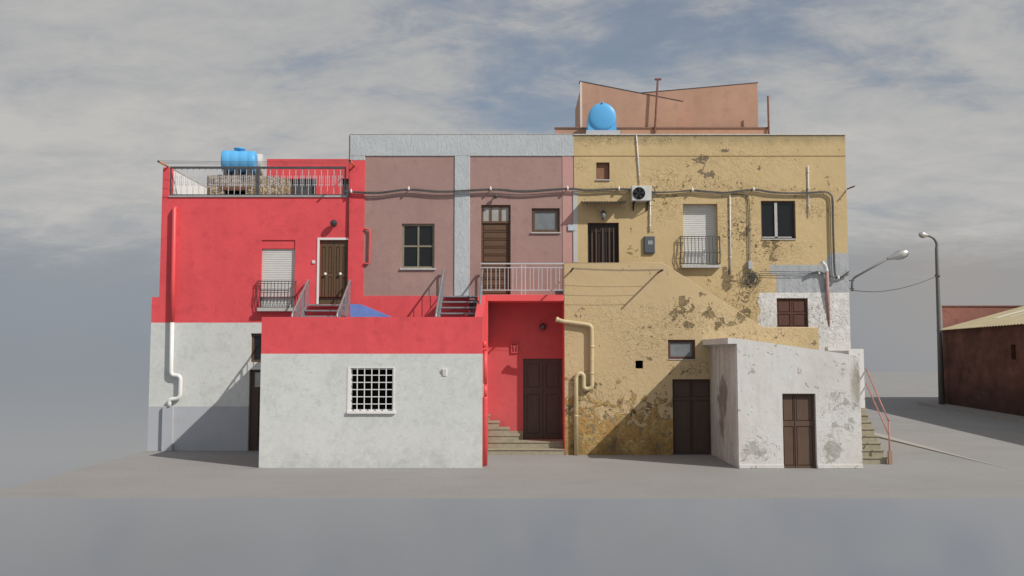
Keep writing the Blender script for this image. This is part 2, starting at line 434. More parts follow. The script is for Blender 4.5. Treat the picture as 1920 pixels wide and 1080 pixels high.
# a wall seen from the front: a sheet of cells round its openings, with reveals
def wall(name, mat, parent, x0, x1, z0, z1, Y, holes=(), reveal=.12, thick=.25, cell=.35, cuts=((), ()), attr=None, top=None, mats_extra=None, matfn=None, topgap=0):
    mb = MB()
    def lines(a, b, extra):
        L = {round(a, 4), round(b, 4)} | {round(e, 4) for e in extra if a < e < b}
        L = sorted(L); out = [L[0]]
        for p, q in zip(L, L[1:]):
            n = max(1, round((q - p) / cell)); out += [p + (q - p) * k / n for k in range(1, n + 1)]
        return out
    hx = [v for h in holes for v in (h[0], h[1])]; hz = [v for h in holes for v in (h[2], h[3])]
    X = lines(x0, x1, hx + list(cuts[0])); Z = lines(z0, z1, hz + list(cuts[1]))
    def solid(xm, zm): return not any(h[0] < xm < h[1] and h[2] < zm < h[3] for h in holes)
    idx = {}
    def vert(x, z, y=Y):
        key = (round(x, 4), round(z, 4), round(y, 4))
        if key not in idx: idx[key] = len(mb.v); mb.v.append(Vector((x, y, z)))
        return idx[key]
    for i in range(len(X) - 1):
        for j in range(len(Z) - 1):
            xm, zm = (X[i] + X[i + 1]) / 2, (Z[j] + Z[j + 1]) / 2
            if solid(xm, zm):
                mb.f.append([vert(X[i], Z[j]), vert(X[i + 1], Z[j]), vert(X[i + 1], Z[j + 1]), vert(X[i], Z[j + 1])])
                mb.mi.append(matfn(xm, zm) if matfn else 0); mb.sm.append(False)
    if top:                                         # ragged upper part above z1, following top(x)
        for i in range(len(X) - 1):
            xa, xb = X[i], X[i + 1]; ta, tb = top(xa + 1e-4), top(xb - 1e-4)
            if max(ta, tb) <= z1 + 1e-3: continue
            n = max(1, round((max(ta, tb) - z1) / cell))
            for k in range(n):
                fa, fb = k / n, (k + 1) / n
                mb.f.append([vert(xa, z1 + (ta - z1) * fa), vert(xb, z1 + (tb - z1) * fa), vert(xb, z1 + (tb - z1) * fb), vert(xa, z1 + (ta - z1) * fb)])
                mb.mi.append(matfn(xa, z1 + .01) if matfn else 0); mb.sm.append(False)
            mb.face([(xa, Y, ta), (xb, Y, tb), (xb, Y + thick, tb), (xa, Y + thick, ta)])
            if matfn: mb.mi[-1] = matfn(xa, z1 + .01)
    else:
        mb.face([(x0, Y, z1), (x1, Y, z1), (x1, Y + thick, z1), (x0, Y + thick, z1)])
        if matfn: mb.mi[-1] = matfn((x0 + x1) / 2, z1 - .01)
    tl, tr = (top(x0 + 1e-4), top(x1 - 1e-4)) if top else (z1, z1)
    mb.face([(x0, Y + thick, z0), (x0, Y, z0), (x0, Y, tl), (x0, Y + thick, tl)])
    if matfn: mb.mi[-1] = matfn(x0 + .01, z1 - .01)
    mb.face([(x1, Y, z0), (x1, Y + thick, z0), (x1, Y + thick, tr), (x1, Y, tr)])
    if matfn: mb.mi[-1] = matfn(x1 - .01, z1 - .01)
    bk = [(x0, Y + thick, z0), (x0, Y + thick, tl), (x1, Y + thick, tr), (x1, Y + thick, z0)]
    if not top: mb.face(bk)
    for h in holes:
        a, b, c, d = h[:4]; rv = h[4] if len(h) > 4 else reveal; y1 = Y + rv
        m = matfn((a + b) / 2, d + .02) if matfn else 0
        for q in ([(a, Y, c), (a, y1, c), (a, y1, d), (a, Y, d)], [(b, y1, c), (b, Y, c), (b, Y, d), (b, y1, d)],
                  [(a, Y, d), (a, y1, d), (b, y1, d), (b, Y, d)], [(a, y1, c), (a, Y, c), (b, Y, c), (b, y1, c)]):
            mb.face(q); mb.mi[-1] = m
    o = mb.build(name, [mat] + list(mats_extra or ()), parent)
    if attr:
        me = o.data; off = parent_world(parent)
        for an in ('mask', 'mask2'):
            ly = me.color_attributes.new(an, 'FLOAT_COLOR', 'POINT')
            for i, v in enumerate(me.vertices):
                w = v.co + off; ly.data[i].color = (*attr(an, w.x, w.z), 1)
    return o

# ------------------------------------------------------------------ windows, doors, shutters (parts)
def window(parent, R, Y, rec, fmat='olive', pmat='glass', nx=1, nz=1, fw=.05, sill=None, name='window', mull=None):
    x0, x1, z0, z1 = R; y = Y + rec; mb = MB(); mw = mull or fw * .8
    e = .004
    mb.box(x0, x0 + fw, y - .03, y + .03, z0, z1); mb.box(x1 - fw, x1, y - .03, y + .03, z0, z1)
    mb.box(x0 + fw + e * 0, x1 - fw, y - .03, y + .03, z0, z0 + fw); mb.box(x0 + fw, x1 - fw, y - .03, y + .03, z1 - fw, z1)
    for i in range(1, nx): xm = x0 + (x1 - x0) * i / nx; mb.box(xm - mw / 2, xm + mw / 2, y - .026, y + .026, z0 + fw, z1 - fw)
    for i in range(1, nz): zm = z0 + (z1 - z0) * i / nz; mb.box(x0 + fw, x1 - fw, y - .022, y + .022, zm - mw / 2, zm + mw / 2)
    o = mb.build(name, fmat, parent)
    MB().box(x0, x1, y + .006, y + .016, z0, z1).build('pane', pmat, o)
    if sill:
        sx, d, t = sill[:3]
        MB().box(x0 - sx, x1 + sx, Y - d, Y + rec - .032, z0 - t, z0 + .004).build('sill', sill[3] if len(sill) > 3 else 'sill', o, .006)
    return o
def panel_door(parent, R, Y, rec, mat, cols, rows, st=.09, knobs=(), kmat='white', name='door', gap=True, pan=.012):
    """cols / rows: list of (lo, hi) fractions for sunk panels."""
    x0, x1, z0, z1 = R; y = Y + rec; W, Hh = x1 - x0, z1 - z0
    mb = MB(); mb.box(x0, x1, y + .012, y + .05, z0, z1)
    xs = sorted({0, 1} | {v for c in cols for v in c}); zs = sorted({0, 1} | {v for r in rows for v in r})
    for i in range(len(xs) - 1):
        for j in range(len(zs) - 1):
            xm, zm = (xs[i] + xs[i + 1]) / 2, (zs[j] + zs[j + 1]) / 2
            hole = any(a < xm < b for a, b in cols) and any(a < zm < b for a, b in rows)
            if not hole: mb.box(x0 + W * xs[i], x0 + W * xs[i + 1], y - .014, y + .0118, z0 + Hh * zs[j], z0 + Hh * zs[j + 1])
    for a, b in cols:
        for c, d in rows:
            i = .022
            xa, xb, za, zb = x0 + W * a + i, x0 + W * b - i, z0 + Hh * c + i, z0 + Hh * d - i
            if xb - xa > .02: mb.box(xa, xb, y - .003, y + .0115, za, zb)
    o = mb.build(name, mat, parent)
    if gap: MB().box((x0 + x1) / 2 - .004, (x0 + x1) / 2 + .004, y - .0165, y - .0142, z0 + .01, z1 - .01).build('leaf_gap', 'void', o)
    for kx, kz in knobs:
        c = Vector((x0 + W * kx, y - .06, z0 + Hh * kz))
        k = MB().ball(c, .045, 14, 1, .8, 1); k.tube([c, c + Vector((0, .05, 0))], .018, 8); k.build('knob', kmat, o)
    return o
def roller(parent, R, Y, rec, pitch=.052, mat='shutter'):
    x0, x1, z0, z1 = R; y = Y + rec; mb = MB(); n = max(1, round((z1 - z0) / pitch)); h = (z1 - z0) / n
    for i in range(n):
        a, b = z0 + i * h, z0 + (i + 1) * h; q = [(y - .002, a), (y - .009, a + h * .2), (y - .009, b - h * .28), (y - .001, b - h * .10), (y + .006, b - h * .08), (y + .006, b)]
        for (ya, za), (yb, zb) in zip(q, q[1:]): mb.face([(x0, ya, za), (x1, ya, za), (x1, yb, zb), (x0, yb, zb)])
    mb.box(x0, x1, y + .008, y + .03, z0, z1)
    o = mb.build('roller_shutter', mat, parent); return o
def juliet(parent, px0, px1, pyt, pyb, Y, nb, out=.20, belly=.10, mids=(.12,), off_side=.03):
    x0, x1, z0, z1 = rect(px0, pyt, px1, pyb, Y - out)
    y = Y - out; mb = MB(); r = .011
    mb.tube([(x0, Y, z1), (x0, y, z1), (x1, y, z1), (x1, Y, z1)], .014, 6)
    mb.tube([(x0, Y, z0 + .03), (x0, y, z0 + .03), (x1, y, z0 + .03), (x1, Y, z0 + .03)], .012, 6)
    for m in mids: zz = z1 - (z1 - z0) * m; mb.tube([(x0, Y, zz), (x0, y, zz), (x1, y, zz), (x1, Y, zz)], .009, 6)
    for x in (x0, x1): mb.tube([(x, y, z0 + .02), (x, y, z1)], .011, 6)
    o = mb.build('balcony_railing', 'iron', parent)
    def prof(t):                                   # t 0 top .. 1 bottom
        return -belly * math.sin(math.pi * max(0, min(1, (t - .30) / .62))) ** 1.3 if .30 < t < .92 else 0
    for i in range(nb):
        x = x0 + (x1 - x0) * i / (nb - 1)
        MB().tube([(x, y + prof(k / 12), z1 - (z1 - .03 - z0) * k / 12) for k in range(13)], r * .8, 6).build('baluster', 'iron', o)
    for x in (x0, x1):
        MB().tube([(x, (Y + y) / 2 + prof(k / 12) * .6, z1 - (z1 - .03 - z0) * k / 12) for k in range(13)], r * .8, 6).build('baluster', 'iron', o)
    return o
def globe_lamp(px, py, Yw, r, label, group=None):
    c = pt(px, py, Yw - r - .06); t = thing('globe_lamp', label, 'wall lamp', (c.x, Yw, c.z), group)
    MB().ball(c, r, 24).build('globe', 'globe', t)
    b = MB(); b.tube([(c.x, Yw, c.z), (c.x, Yw - .03, c.z)], r * .75, 18); b.tube([(c.x, Yw - .03, c.z), (c.x, Yw - .09, c.z)], r * .35, 12)
    b.build('wall_mount', 'darkmetal', t)
    return t
def conduit(px0, py0, px1, py1, Y, label, r=.018, mat='white_pipe'):
    a, b = pt(px0, py0, Y - .03), pt(px1, py1, Y - .03)
    m = MB().tube([a, a.lerp(b, .5), b], r, 8)
    for t in (.12, .45, .8):
        p = a.lerp(b, t); m.tube([p - (b - a).normalized() * .02, p + (b - a).normalized() * .02], r * 1.5, 8); m.box(p.x - .01, p.x + .01, Y - .02, Y - .002, p.z - .015, p.z + .015)
    return tag(m.build('conduit', mat), label, 'conduit')

# ================================================================== SETTING
GX = gx(275.4, 845.7, YA)
g = MB(); GY = yg(934.6); g.face([(GX, GY, 0), (140, GY, 0), (140, yg(697.7), 0), (GX, yg(697.7), 0)])
struct(g.build('ground', 'ground'))

# ================================================================== RED HOUSE
YR = YA + .03
rh = thing('red_house', 'bright red terraced house with grey plastered foot and railed roof terrace', 'house', (-7.5, YR, 0))
xl = gx(302, 430, YR); xr = gx(653.8, 420, YR); xlow = GX
zt = gz(370, YR); zstep = gz(557, YR); zgrey = gz(605, YR); zbase = gz(762, YR)
Rsh = rect(489.3, 450, 552.4, 579, YR); Rdo = rect(598.5, 450, 653.4, 570.3, YR)
Rlw = rect(470, 625, 520, 679, YR); Rld = (gx(466, 770, YR), gx(520, 770, YR), 0.0, gz(693, YR))
def redfn(x, z): return 1 if z < zgrey else 0
hs = [(*Rsh, .10), (Rdo[0], xr - .012, Rdo[2], Rdo[3], .12)]
wall('front_wall', 'red', rh, xl, xr, zstep, zt, YR, hs, .1, .28)
wall('lower_front_wall', 'red', rh, xlow, xr + .4, 0, zstep, YR, [(*Rlw, .14), (Rld[0], Rld[1], -.01, Rld[3], .14), (Rsh[0], Rsh[1], Rsh[2], zstep + .01, .10), (Rdo[0], xr - .012, Rdo[2], zstep + .01, .12)], .12, .28, cuts=((), (zgrey,)), mats_extra=['plaster'], matfn=redfn)
b = MB(); b.box(xl, xr + .4, YR + .281, YR + 7, zstep, zt - .02); b.box(xlow, xr + .4, YR + .281, YR + 7, 0, zstep - .002)
b.build('house_body', 'red', rh)
# base coat and pipe casing
b = MB(); b.box(xlow + .004, Rld[0], YR - .012, YR - .002, .002, zbase); b.build('base_coat', 'basegrey', rh)
cx0, cx1, _, _ = rect(306, 765, 326, 845, YR)
MB().box(cx0, cx1, YR - .11, YR - .0125, .002, zbase + .01).build('pipe_casing', 'basegrey', rh, .008)
# terrace edge: pillar, side parapet, sill, railing
zp = gz(313.5, YR); px1 = gx(317.5, 340, YR); yb = 28.87
MB().box(xl, px1, YR + .001, YR + .28, zt + .001, zp).build('corner_pillar', 'red', rh, .01)
b = MB(); b.box(xl, xl + .2, YR + .2805, yb, zt - .02, zp - .03); b.cur = 1; b.box(xl - .02, xl + .24, YR + .2805, yb, zp - .028, zp + .01)
b.cur = 2; b.box(xl + .2005, xl + .225, YR + .29, yb - .01, zt - .01, zp - .03)
b.build('side_parapet', ['red', 'sill', 'white'], rh)
xr2 = gx(649, 340, YR)
MB().box(px1, xr2 + .03, YR - .035, YR + .25, zt + .001, zt + .05).build('terrace_sill', 'sill', rh, .006)
rl = MB(); yq = YR + .05
z_t, z_b = gz(312.5, yq), zt + .075
xa, xb, xm = gx(318, 340, yq), gx(648.5, 340, yq), gx(483, 340, yq)
rl.box(xa, xb, yq - .03, yq + .03, z_t - .06, z_t); rl.box(xa, xb, yq - .02, yq + .02, z_b - .02, z_b + .02)
rl.box(xa, xa + .04, yq - .021, yq + .021, zt + .05, z_t - .061); rl.box(xb - .04, xb, yq - .021, yq + .021, zt + .05, z_t - .061); rl.box(xm - .045, xm + .045, yq - .035, yq + .035, zt + .05, z_t + .004)
rail = rl.build('terrace_railing', 'darkmetal', rh)
za, zb_ = gz(329, yq), gz(349, yq)
for lo, hi, n in ((xa + .04, xm - .045, 14), (xm + .045, xb - .04, 13)):
    for i in range(n):
        x = lo + (hi - lo) * (i + .75) / (n + .4); q = MB()
        q.box(x - .008, x + .008, yq - .008, yq + .008, z_b + .02, z_t - .061)
        for s in (-1, 1): q.box(x + s * .052 - .006, x + s * .052 + .006, yq - .006, yq + .006, zb_, za)
        for z in (za - .05, zb_ + .05): q.box(x - .046, x + .046, yq - .005, yq + .005, z - .006, z + .006)
        q.build('baluster', 'palerail', rail)
MB().box(xl + .21, xr, YR + .2815, 36, zt - .019, zt - .004).build('terrace_floor', 'kerb', rh)  # unseen grey slab added to cut red bounce onto the parapet
# room at the back of the terrace
yk = 31.6
R1 = rect(543, 335, 592.5, 372, yk); R2 = rect(640.5, 335, 662, 372, yk)
tr = wall('terrace_room', 'red', rh, gx(500, 320, yk), gx(672, 320, yk), zt - .05, gz(298, yk), yk, [(R1[0], R1[1], zt - .06, R1[3], .15), (R2[0], R2[1], zt - .06, R2[3], .15)], .15, .3)
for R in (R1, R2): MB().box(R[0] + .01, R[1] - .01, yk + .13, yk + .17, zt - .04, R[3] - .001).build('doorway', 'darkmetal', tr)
MB().box(R1[0] - .06, R1[0], yk - .02, yk + .05, zt - .04, R1[3]).build('door_jamb', 'brown', tr)
MB().box(gx(500, 320, yk), gx(672, 320, yk), yk + .301, yk + 3, zt - .05, gz(298, yk) - .004).build('room_body', 'red', tr)
# shuttered window
zbx = gz(466, YR)
MB().box(Rsh[0] + .003, Rsh[1] - .003, YR + .03, YR + .09, zbx, Rsh[3] - .002).build('shutter_box', 'red', rh)
roller(rh, (Rsh[0] + .003, Rsh[1] - .003, Rsh[2], zbx - .003), YR, .085)
sl = rect(482, 577, 552.5, 583.5, YR - .18)
MB().box(sl[0], sl[1] + .02, YR - .20, YR - .003, sl[2], sl[3]).build('balcony_slab', 'sill', rh, .006)
juliet(rh, 482, 553.5, 527, 579, YR, 12, .10, .035, (.09,))
# front door with white surround
dr = panel_door(rh, (Rdo[0], xr - .016, Rdo[2], Rdo[3] - .002), YR, .075, 'door', [(.07, .20), (.30, .43), (.57, .70), (.80, .93)], [(.10, .43), (.48, .90)], knobs=((.21, .47), (.74, .47)))
b = MB(); w = .065; b.box(Rdo[0] - w, Rdo[0] - .001, YR - .02, YR - .0015, Rdo[2], Rdo[3] + w); b.box(Rdo[0] - .0005, xr - .002, YR - .02, YR - .0015, Rdo[3] + .001, Rdo[3] + w)
b.build('door_surround', 'white', rh, .004)
# cellar-level window and door beside the annex
window(rh, Rlw, YR, .12, 'brown', 'glass', 1, 1, .07)
d = panel_door(rh, (Rld[0], Rld[1], .01, Rld[3] - .002), YR, .11, 'darkdoor', [(.30, .9)], [(.06, .55), (.60, .78)], gap=False)
MB().box(Rld[0] + .14, Rld[1] - .02, YR + .085, YR + .094, gz(726, YR), Rld[3] - .08).build('glass_panel', 'milkglass', d)

globe_lamp(625.4, 418.3, YR, .10, 'round dark globe lamp on the red wall above the brown panelled door')
x0, x1, z0, z1 = rect(585.5, 488.5, 590.8, 494, YR)
t = MB().box(x0, x1, YR - .03, YR - .001, z0, z1); t.cur = 1; t.box(x0 + .02, x1 - .02, YR - .036, YR - .0301, (z0 + z1) / 2 - .012, (z0 + z1) / 2 + .012)
tag(t.build('door_bell', ['white', 'palerail'], None, .004), 'small white square bell plate on red wall left of panelled door', 'door bell')

# down pipe
yp_ = YR - .085
P_ = [pt(327, 392, yp_), pt(324.4, 520, yp_), pt(322.8, 604, yp_)]
dp = thing('downpipe', 'rainwater pipe on red house, painted red above and white below with a kink', 'downpipe', (P_[0].x, YR, zbase))
m = MB().tube([P_[0] + Vector((0, .085, .03)), P_[0] + Vector((0, .03, .025)), P_[0]] + P_[1:], .062, 14); m.build('red_length', 'red_pipe', dp)
q = fillet([pt(322.8, 604.5, yp_), pt(320.5, 704, yp_), pt(338.5, 704, yp_), pt(337.5, 747, yp_), pt(317.5, 749, yp_), pt(317.3, 762.5, yp_)], .14)
MB().tube(q, .060, 14).build('white_length', 'white_pipe', dp)

# clothes lines: two rods that stick out of a wall and three lines strung between
def clothes_line(pa, pb, Yw, L, mat, label, r=.028, droop=.0):
    a, b = Vector(pa), Vector(pb); t = thing('clothes_line', label, 'clothes line', a, None)
    for p in (a, b):
        m = MB().tube([p, p + Vector((0, -L, 0))], r, 10); m.cur = 1; m.tube([p + Vector((0, -L - .02, 0)), p + Vector((0, -L, 0))], r * 1.05, 10)
        m.build('rod', [mat, 'black'], t)
    for f in (.42, .68, .94):
        n = 10; MB().tube([a.lerp(b, k / n) + Vector((0, -L * f, r * 1.1 - .03 * math.sin(math.pi * k / n))) for k in range(n + 1)], .0045, 5).build('line', 'cable', t)
    return t
clothes_line(pt(315, 312.5, YR), pt(664.3, 311.5, YA), YA, .70, 'orange', 'clothes line on two orange rods along the red roof terrace')

# stone shed on the terrace
ys = 28.95
ss = thing('stone_shed', 'low rubble stone shed on the red roof terrace carrying blue tank', 'shed', (gx(440, 345, ys), ys, zt))
Rw = rect(420, 356, 461, 371, ys); zs_ = gz(329, ys); xs0, xs1 = gx(387, 345, ys), gx(486, 345, ys)
wall('stone_wall', 'stone', ss, xs0, xs1, zt - .05, zs_, ys, [(Rw[0], Rw[1], zt - .06, Rw[3], .2)], .2, .3)
e = pt(538, 335, 30.9); b = MB()
b.hull([(xs1 + .001, ys, zt - .05), (e.x, e.y, zt - .05), (e.x, e.y + .6, zt - .05), (xs1 + .001, e.y + .6, zt - .05)][::-1], [(xs1 + .001, ys, zs_ - .002), (e.x, e.y, e.z), (e.x, e.y + .6, e.z), (xs1 + .001, e.y + .6, zs_)][::-1])
b.box(xs0, xs1 - .001, ys + .301, e.y + .6, zt - .05, zs_ - .003); b.build('side_wall', 'stone', ss)
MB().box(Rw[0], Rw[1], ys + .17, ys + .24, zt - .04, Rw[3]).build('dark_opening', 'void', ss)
MB().box(Rw[0] - .08, Rw[1] + .08, ys - .03, ys + .15, Rw[3] + .001, Rw[3] + .09).build('lintel', 'rust', ss)
# tanks on the shed
def drum(name, label, c, R_, L, axis, mat, ribs, lid=True, group=None, base=.0):
    t = thing(name, label, 'water tank', (c[0], c[1], base), group)
    rot = Matrix.Rotation(math.pi / 2, 4, 'Y') if axis == 'x' else Matrix.Rotation(math.pi / 2, 4, 'X')
    M = Matrix.Translation(c) @ (Matrix.Rotation(math.radians(9), 4, 'Z') if axis == 'x' else Matrix()) @ rot
    h = L / 2; pr = []
    for k in range(7): a = math.pi / 2 * k / 6; pr.append((max(.01, R_ * math.sin(a)) if k < 6 else R_, -h - .07 * math.cos(a) * R_ / .4))
    for f in ribs:
        z = -h + L * f; pr += [(R_, z - .035), (R_ * .985, z - .014), (R_ * .985, z + .014), (R_, z + .035)]
    for k in range(7): a = math.pi / 2 * (1 - k / 6); pr.append((max(.01, R_ * math.sin(a)) if k else R_, h + .07 * math.cos(a) * R_ / .4))
    MB().lathe(pr, M, 40).build('tank_body', mat, t)
    if lid:
        l = MB().lathe([(.17, -.03), (.17, .035), (.19, .04), (.19, .075), (.05, .10)], Matrix.Translation(Vector(c) + Vector((0, 0, R_ + .005))), 24); l.build('tank_lid', mat, t)
    return t
yt = ys + .55
c = pt(449, 304.5, yt); rr = (gz(283, yt) - gz(326, yt)) / 2
tk = drum('water_tank', 'blue ribbed water tank lying on the stone shed on red terrace', c, rr, 1.02, 'x', 'bluetank', (.22, .5, .78), base=zs_)
b = MB()
for s in (-.38, 0, .38): b.box(c.x + s - .05, c.x + s + .05, yt - .33, yt + .33, zs_ + .02, c.z - rr * .72)
b.box(c.x - .62, c.x + .62, yt - .36, yt + .36, zs_ + .001, zs_ + .06); b.build('tank_cradle', 'darkmetal', tk)
yt2 = yt + 1.05
c2 = pt(468, 308.5, yt2)
c2.x = gx(500, 308, yt2) - .66
drum('water_tank', 'off white tank half hidden behind the blue ribbed tank', c2, rr * .98, .98, 'x', 'oldwhite', (.3, .7), False, None, zs_)

# ================================================================== PINK HOUSE (middle)
ph = thing('pink_house', 'two storey dusty pink house with grey rendered cornice and centre pier', 'house', (0, YA, 0))
YK = YA + .03                                         # panels sit behind the render
xL, xRr = xr, gx(1076.3, 330, YA)
zC0, zC1 = gz(292.5, YA), gz(252, YA); zPb = gz(554.8, YA)
xp0, xp1 = gx(682.8, 420, YA), gx(851.9, 420, YA); xq0, xq1 = gx(880.8, 420, YA), gx(1055, 420, YA)
Rwn = rect(753, 419, 814.5, 503, YA); Rpd = rect(902, 383.7, 957.4, 552, YA); Rsw = rect(997, 390, 1049.7, 435.6, YA)
wall('left_panel', 'pink', ph, xp0, xp1, zPb, zC0, YK, [(*Rwn, .12)], .12, .2)
wall('right_panel', 'pink', ph, xq0, xq1, zPb - .2, zC0, YK, [(*Rpd, .12), (*Rsw, .10)], .12, .2)
MB().box(xq1 + .0005, xRr, YK - .012, YK + .2, zPb - .2, zC0).build('pale_strip', 'palepink', ph)
b = MB(); b.box(xL - .0, xRr, YA, YA + .25, zC0 + .001, zC1); b.box(xL, xp0 - .0, YA + .001, YA + .25, gz(300.5, YA), zC0); b.box(xp1, xq0, YA + .001, YA + .25, zPb, zC0)
b.build('grey_render', 'concrete', ph, .012)
b = MB(); b.box(xL, xp0, YA + .001, YA + .25, zPb, gz(300.5, YA) - .001); b.box(xL, xq0, YA + .001, YA + .25, 2.5, zPb - .0005)
b.build('red_band', 'red', ph)
MB().box(xL + .02, xRr - .02, YA + .251, YA + 7, 2.5, zC1 - .03).build('house_body', 'concrete', ph)
MB().box(xL - .005, xRr, YA - .008, YA + .3, zC1 + .001, zC1 + .015).build('coping', 'flash', ph)
window(ph, Rwn, YK, .09, 'olive', 'glass', 2, 2, .06, (.04, .05, .05))
fr = MB(); fr.box(Rwn[0] - .02, Rwn[1], YK - .004, YK - .001, Rwn[3] + .001, Rwn[3] + .03)
# door with glazed transom
zt0 = gz(418, YK)
o = panel_door(ph, (Rpd[0], Rpd[1], Rpd[2], zt0), YK, .10, 'brownh', [(.06, .94)], [(k / 9 + .008, (k + 1) / 9 - .008) for k in range(9)], gap=False)
window(ph, (Rpd[0], Rpd[1], zt0 + .002, Rpd[3]), YK, .09, 'brownh', 'milkglass', 3, 1, .06, None, 'transom_window')
window(ph, Rsw, YK, .085, 'brown', 'greyglass', 1, 1, .09, (.03, .05, .035))
# hooked lamp above the door
lp = pt(928.8, 368.8, YK - .14)
wl = thing('wall_lamp', 'tiny spherical lamp above the pink house door with glazed transom', 'wall lamp', (lp.x, YK, lp.z))
MB().ball(lp, .062, 16).build('globe', 'globe', wl); MB().tube([lp + Vector((0, .05, .03)), lp + Vector((0, .14, .03))], .02, 8).build('wall_mount', 'darkmetal', wl)
# red pipe loop
q = fillet([pt(684.5, 429.5, YA - .03), pt(693.6, 430.5, YA - .03), pt(692.3, 494.5, YA - .03), pt(683, 494.5, YA - .03)], .06)
tag(MB().tube([q[0] + Vector((0, .06, 0))] + q + [q[-1] + Vector((0, .06, 0))], .026, 10).build('pipe_loop', 'red_pipe'), 'short red pipe loop bracketed at the edge of pink panel', 'pipe')
# dark pipe between the houses, its dark red painting in the joint's shadow
tag(MB().tube([pt(655.6, 254, YA - .02), pt(654.2, 370, YA - .02), pt(652.9, 446, YA - .02)], .016, 8).build('conduit', flat('conduit_joint_shadow', (.16, .05, .05), .6)), 'thin dark vertical conduit also drawing the joint shadow where red wall meets grey render', 'conduit')

# ================================================================== LEFT ANNEX (garage box with terrace)
ga = thing('garage_annex', 'low grey plastered annex with red parapet and white barred window', 'annex', (-3, YB, 0))
xg0, xg1 = gx(488, 735, YB), gx(904.3, 735, YB); zg = gz(594.3, YB); zgr = gz(663.3, YB)
Rg = rect(656, 690, 737.5, 771, YB)
def gfn(x, z): return 1 if z < zgr else 0
wall('front_wall', 'red', ga, xg0, xg1, 0, zg, YB, [(*Rg, .16)], .16, .2, cuts=((), (zgr,)), mats_extra=['plaster'], matfn=gfn)
zfl = 2.75
b = MB(); b.box(xg0, xg0 + .2, YB + .2005, YA + .028, 0, zgr); b.box(xg0 + .21, xg1 - .21, YB + .21, YA + .02, zfl - .25, zfl)
b.cur = 1; b.box(xg0, xg0 + .2, YB + .2005, YA + .028, zgr + .0005, zg - .003)
b.build('terrace_shell', ['plaster', 'red'], ga)
# right side wall, its top climbing to the balcony
zbal = gz(552.3, YP)
sd = MB(); A = [(YB + .2005, 0), (YP - .001, 0), (YP - .001, zbal - .02), (YB + .2005, zg)]
A2 = [(YB + .2005, zgr), (YP - .001, zgr), (YP - .001, zbal - .02), (YB + .2005, zg)]; A1 = [(YB + .2005, 0), (YP - .001, 0), (YP - .001, zgr - .001), (YB + .2005, zgr - .001)]
sd.hull([(xg1 - .2, y, z) for y, z in A2], [(xg1, y, z) for y, z in A2]); sd.cur = 1; sd.hull([(xg1 - .2, y, z) for y, z in A1], [(xg1, y, z) for y, z in A1]); sd.build('side_wall', ['red', 'plaster'], ga)
# barred window
gw = window(ga, Rg, YB, .12, 'white', 'void', 1, 1, .04, (.06, .06, .06, 'white'))
b = MB(); f = .06; yg_ = YB - .012
b.box(Rg[0] - f, Rg[0] - .0, yg_, YB - .002, Rg[2], Rg[3] + f * .4); b.box(Rg[1], Rg[1] + f * .5, yg_, YB - .002, Rg[2], Rg[3] + f * .4); b.box(Rg[0], Rg[1], yg_, YB - .002, Rg[3], Rg[3] + f * .4)
b.build('window_surround', 'white', gw)
b = MB(); yy = YB + .012; n = 6
for i in range(1, n): x = Rg[0] + (Rg[1] - Rg[0]) * i / n; b.box(x - .010, x + .010, yy - .013, yy + .013, Rg[2] + .002, Rg[3])
for i in range(1, n): z = Rg[2] + (Rg[3] - Rg[2]) * i / n; b.box(Rg[0], Rg[1], yy - .0105, yy + .0105, z - .010, z + .010)
b.box(Rg[0], Rg[0] + .025, yy - .0125, yy + .0125, Rg[2], Rg[3]); b.box(Rg[1] - .02, Rg[1], yy - .0125, yy + .0125, Rg[2], Rg[3])
b.build('window_bars', 'white', gw)
# small wall vent
x0, x1, z0, z1 = rect(829, 691.7, 838.5, 705, YB)
v = MB(); tpl = [(x0, YB - .001, z0), (x1, YB - .001, z0), (x1, YB - .001, z1), (x0, YB - .001, z1)]; fr_ = [(x0 + .03, YB - .02, z0 + .004), (x1 - .03, YB - .02, z0 + .004), (x1 - .01, YB - .06, z1 - .004), (x0 + .01, YB - .06, z1 - .004)]
v.hull(fr_, tpl); tag(v.build('wall_light', 'white', None, .006), 'small white uplighter fixed to grey plaster right of the barred window', 'wall light')

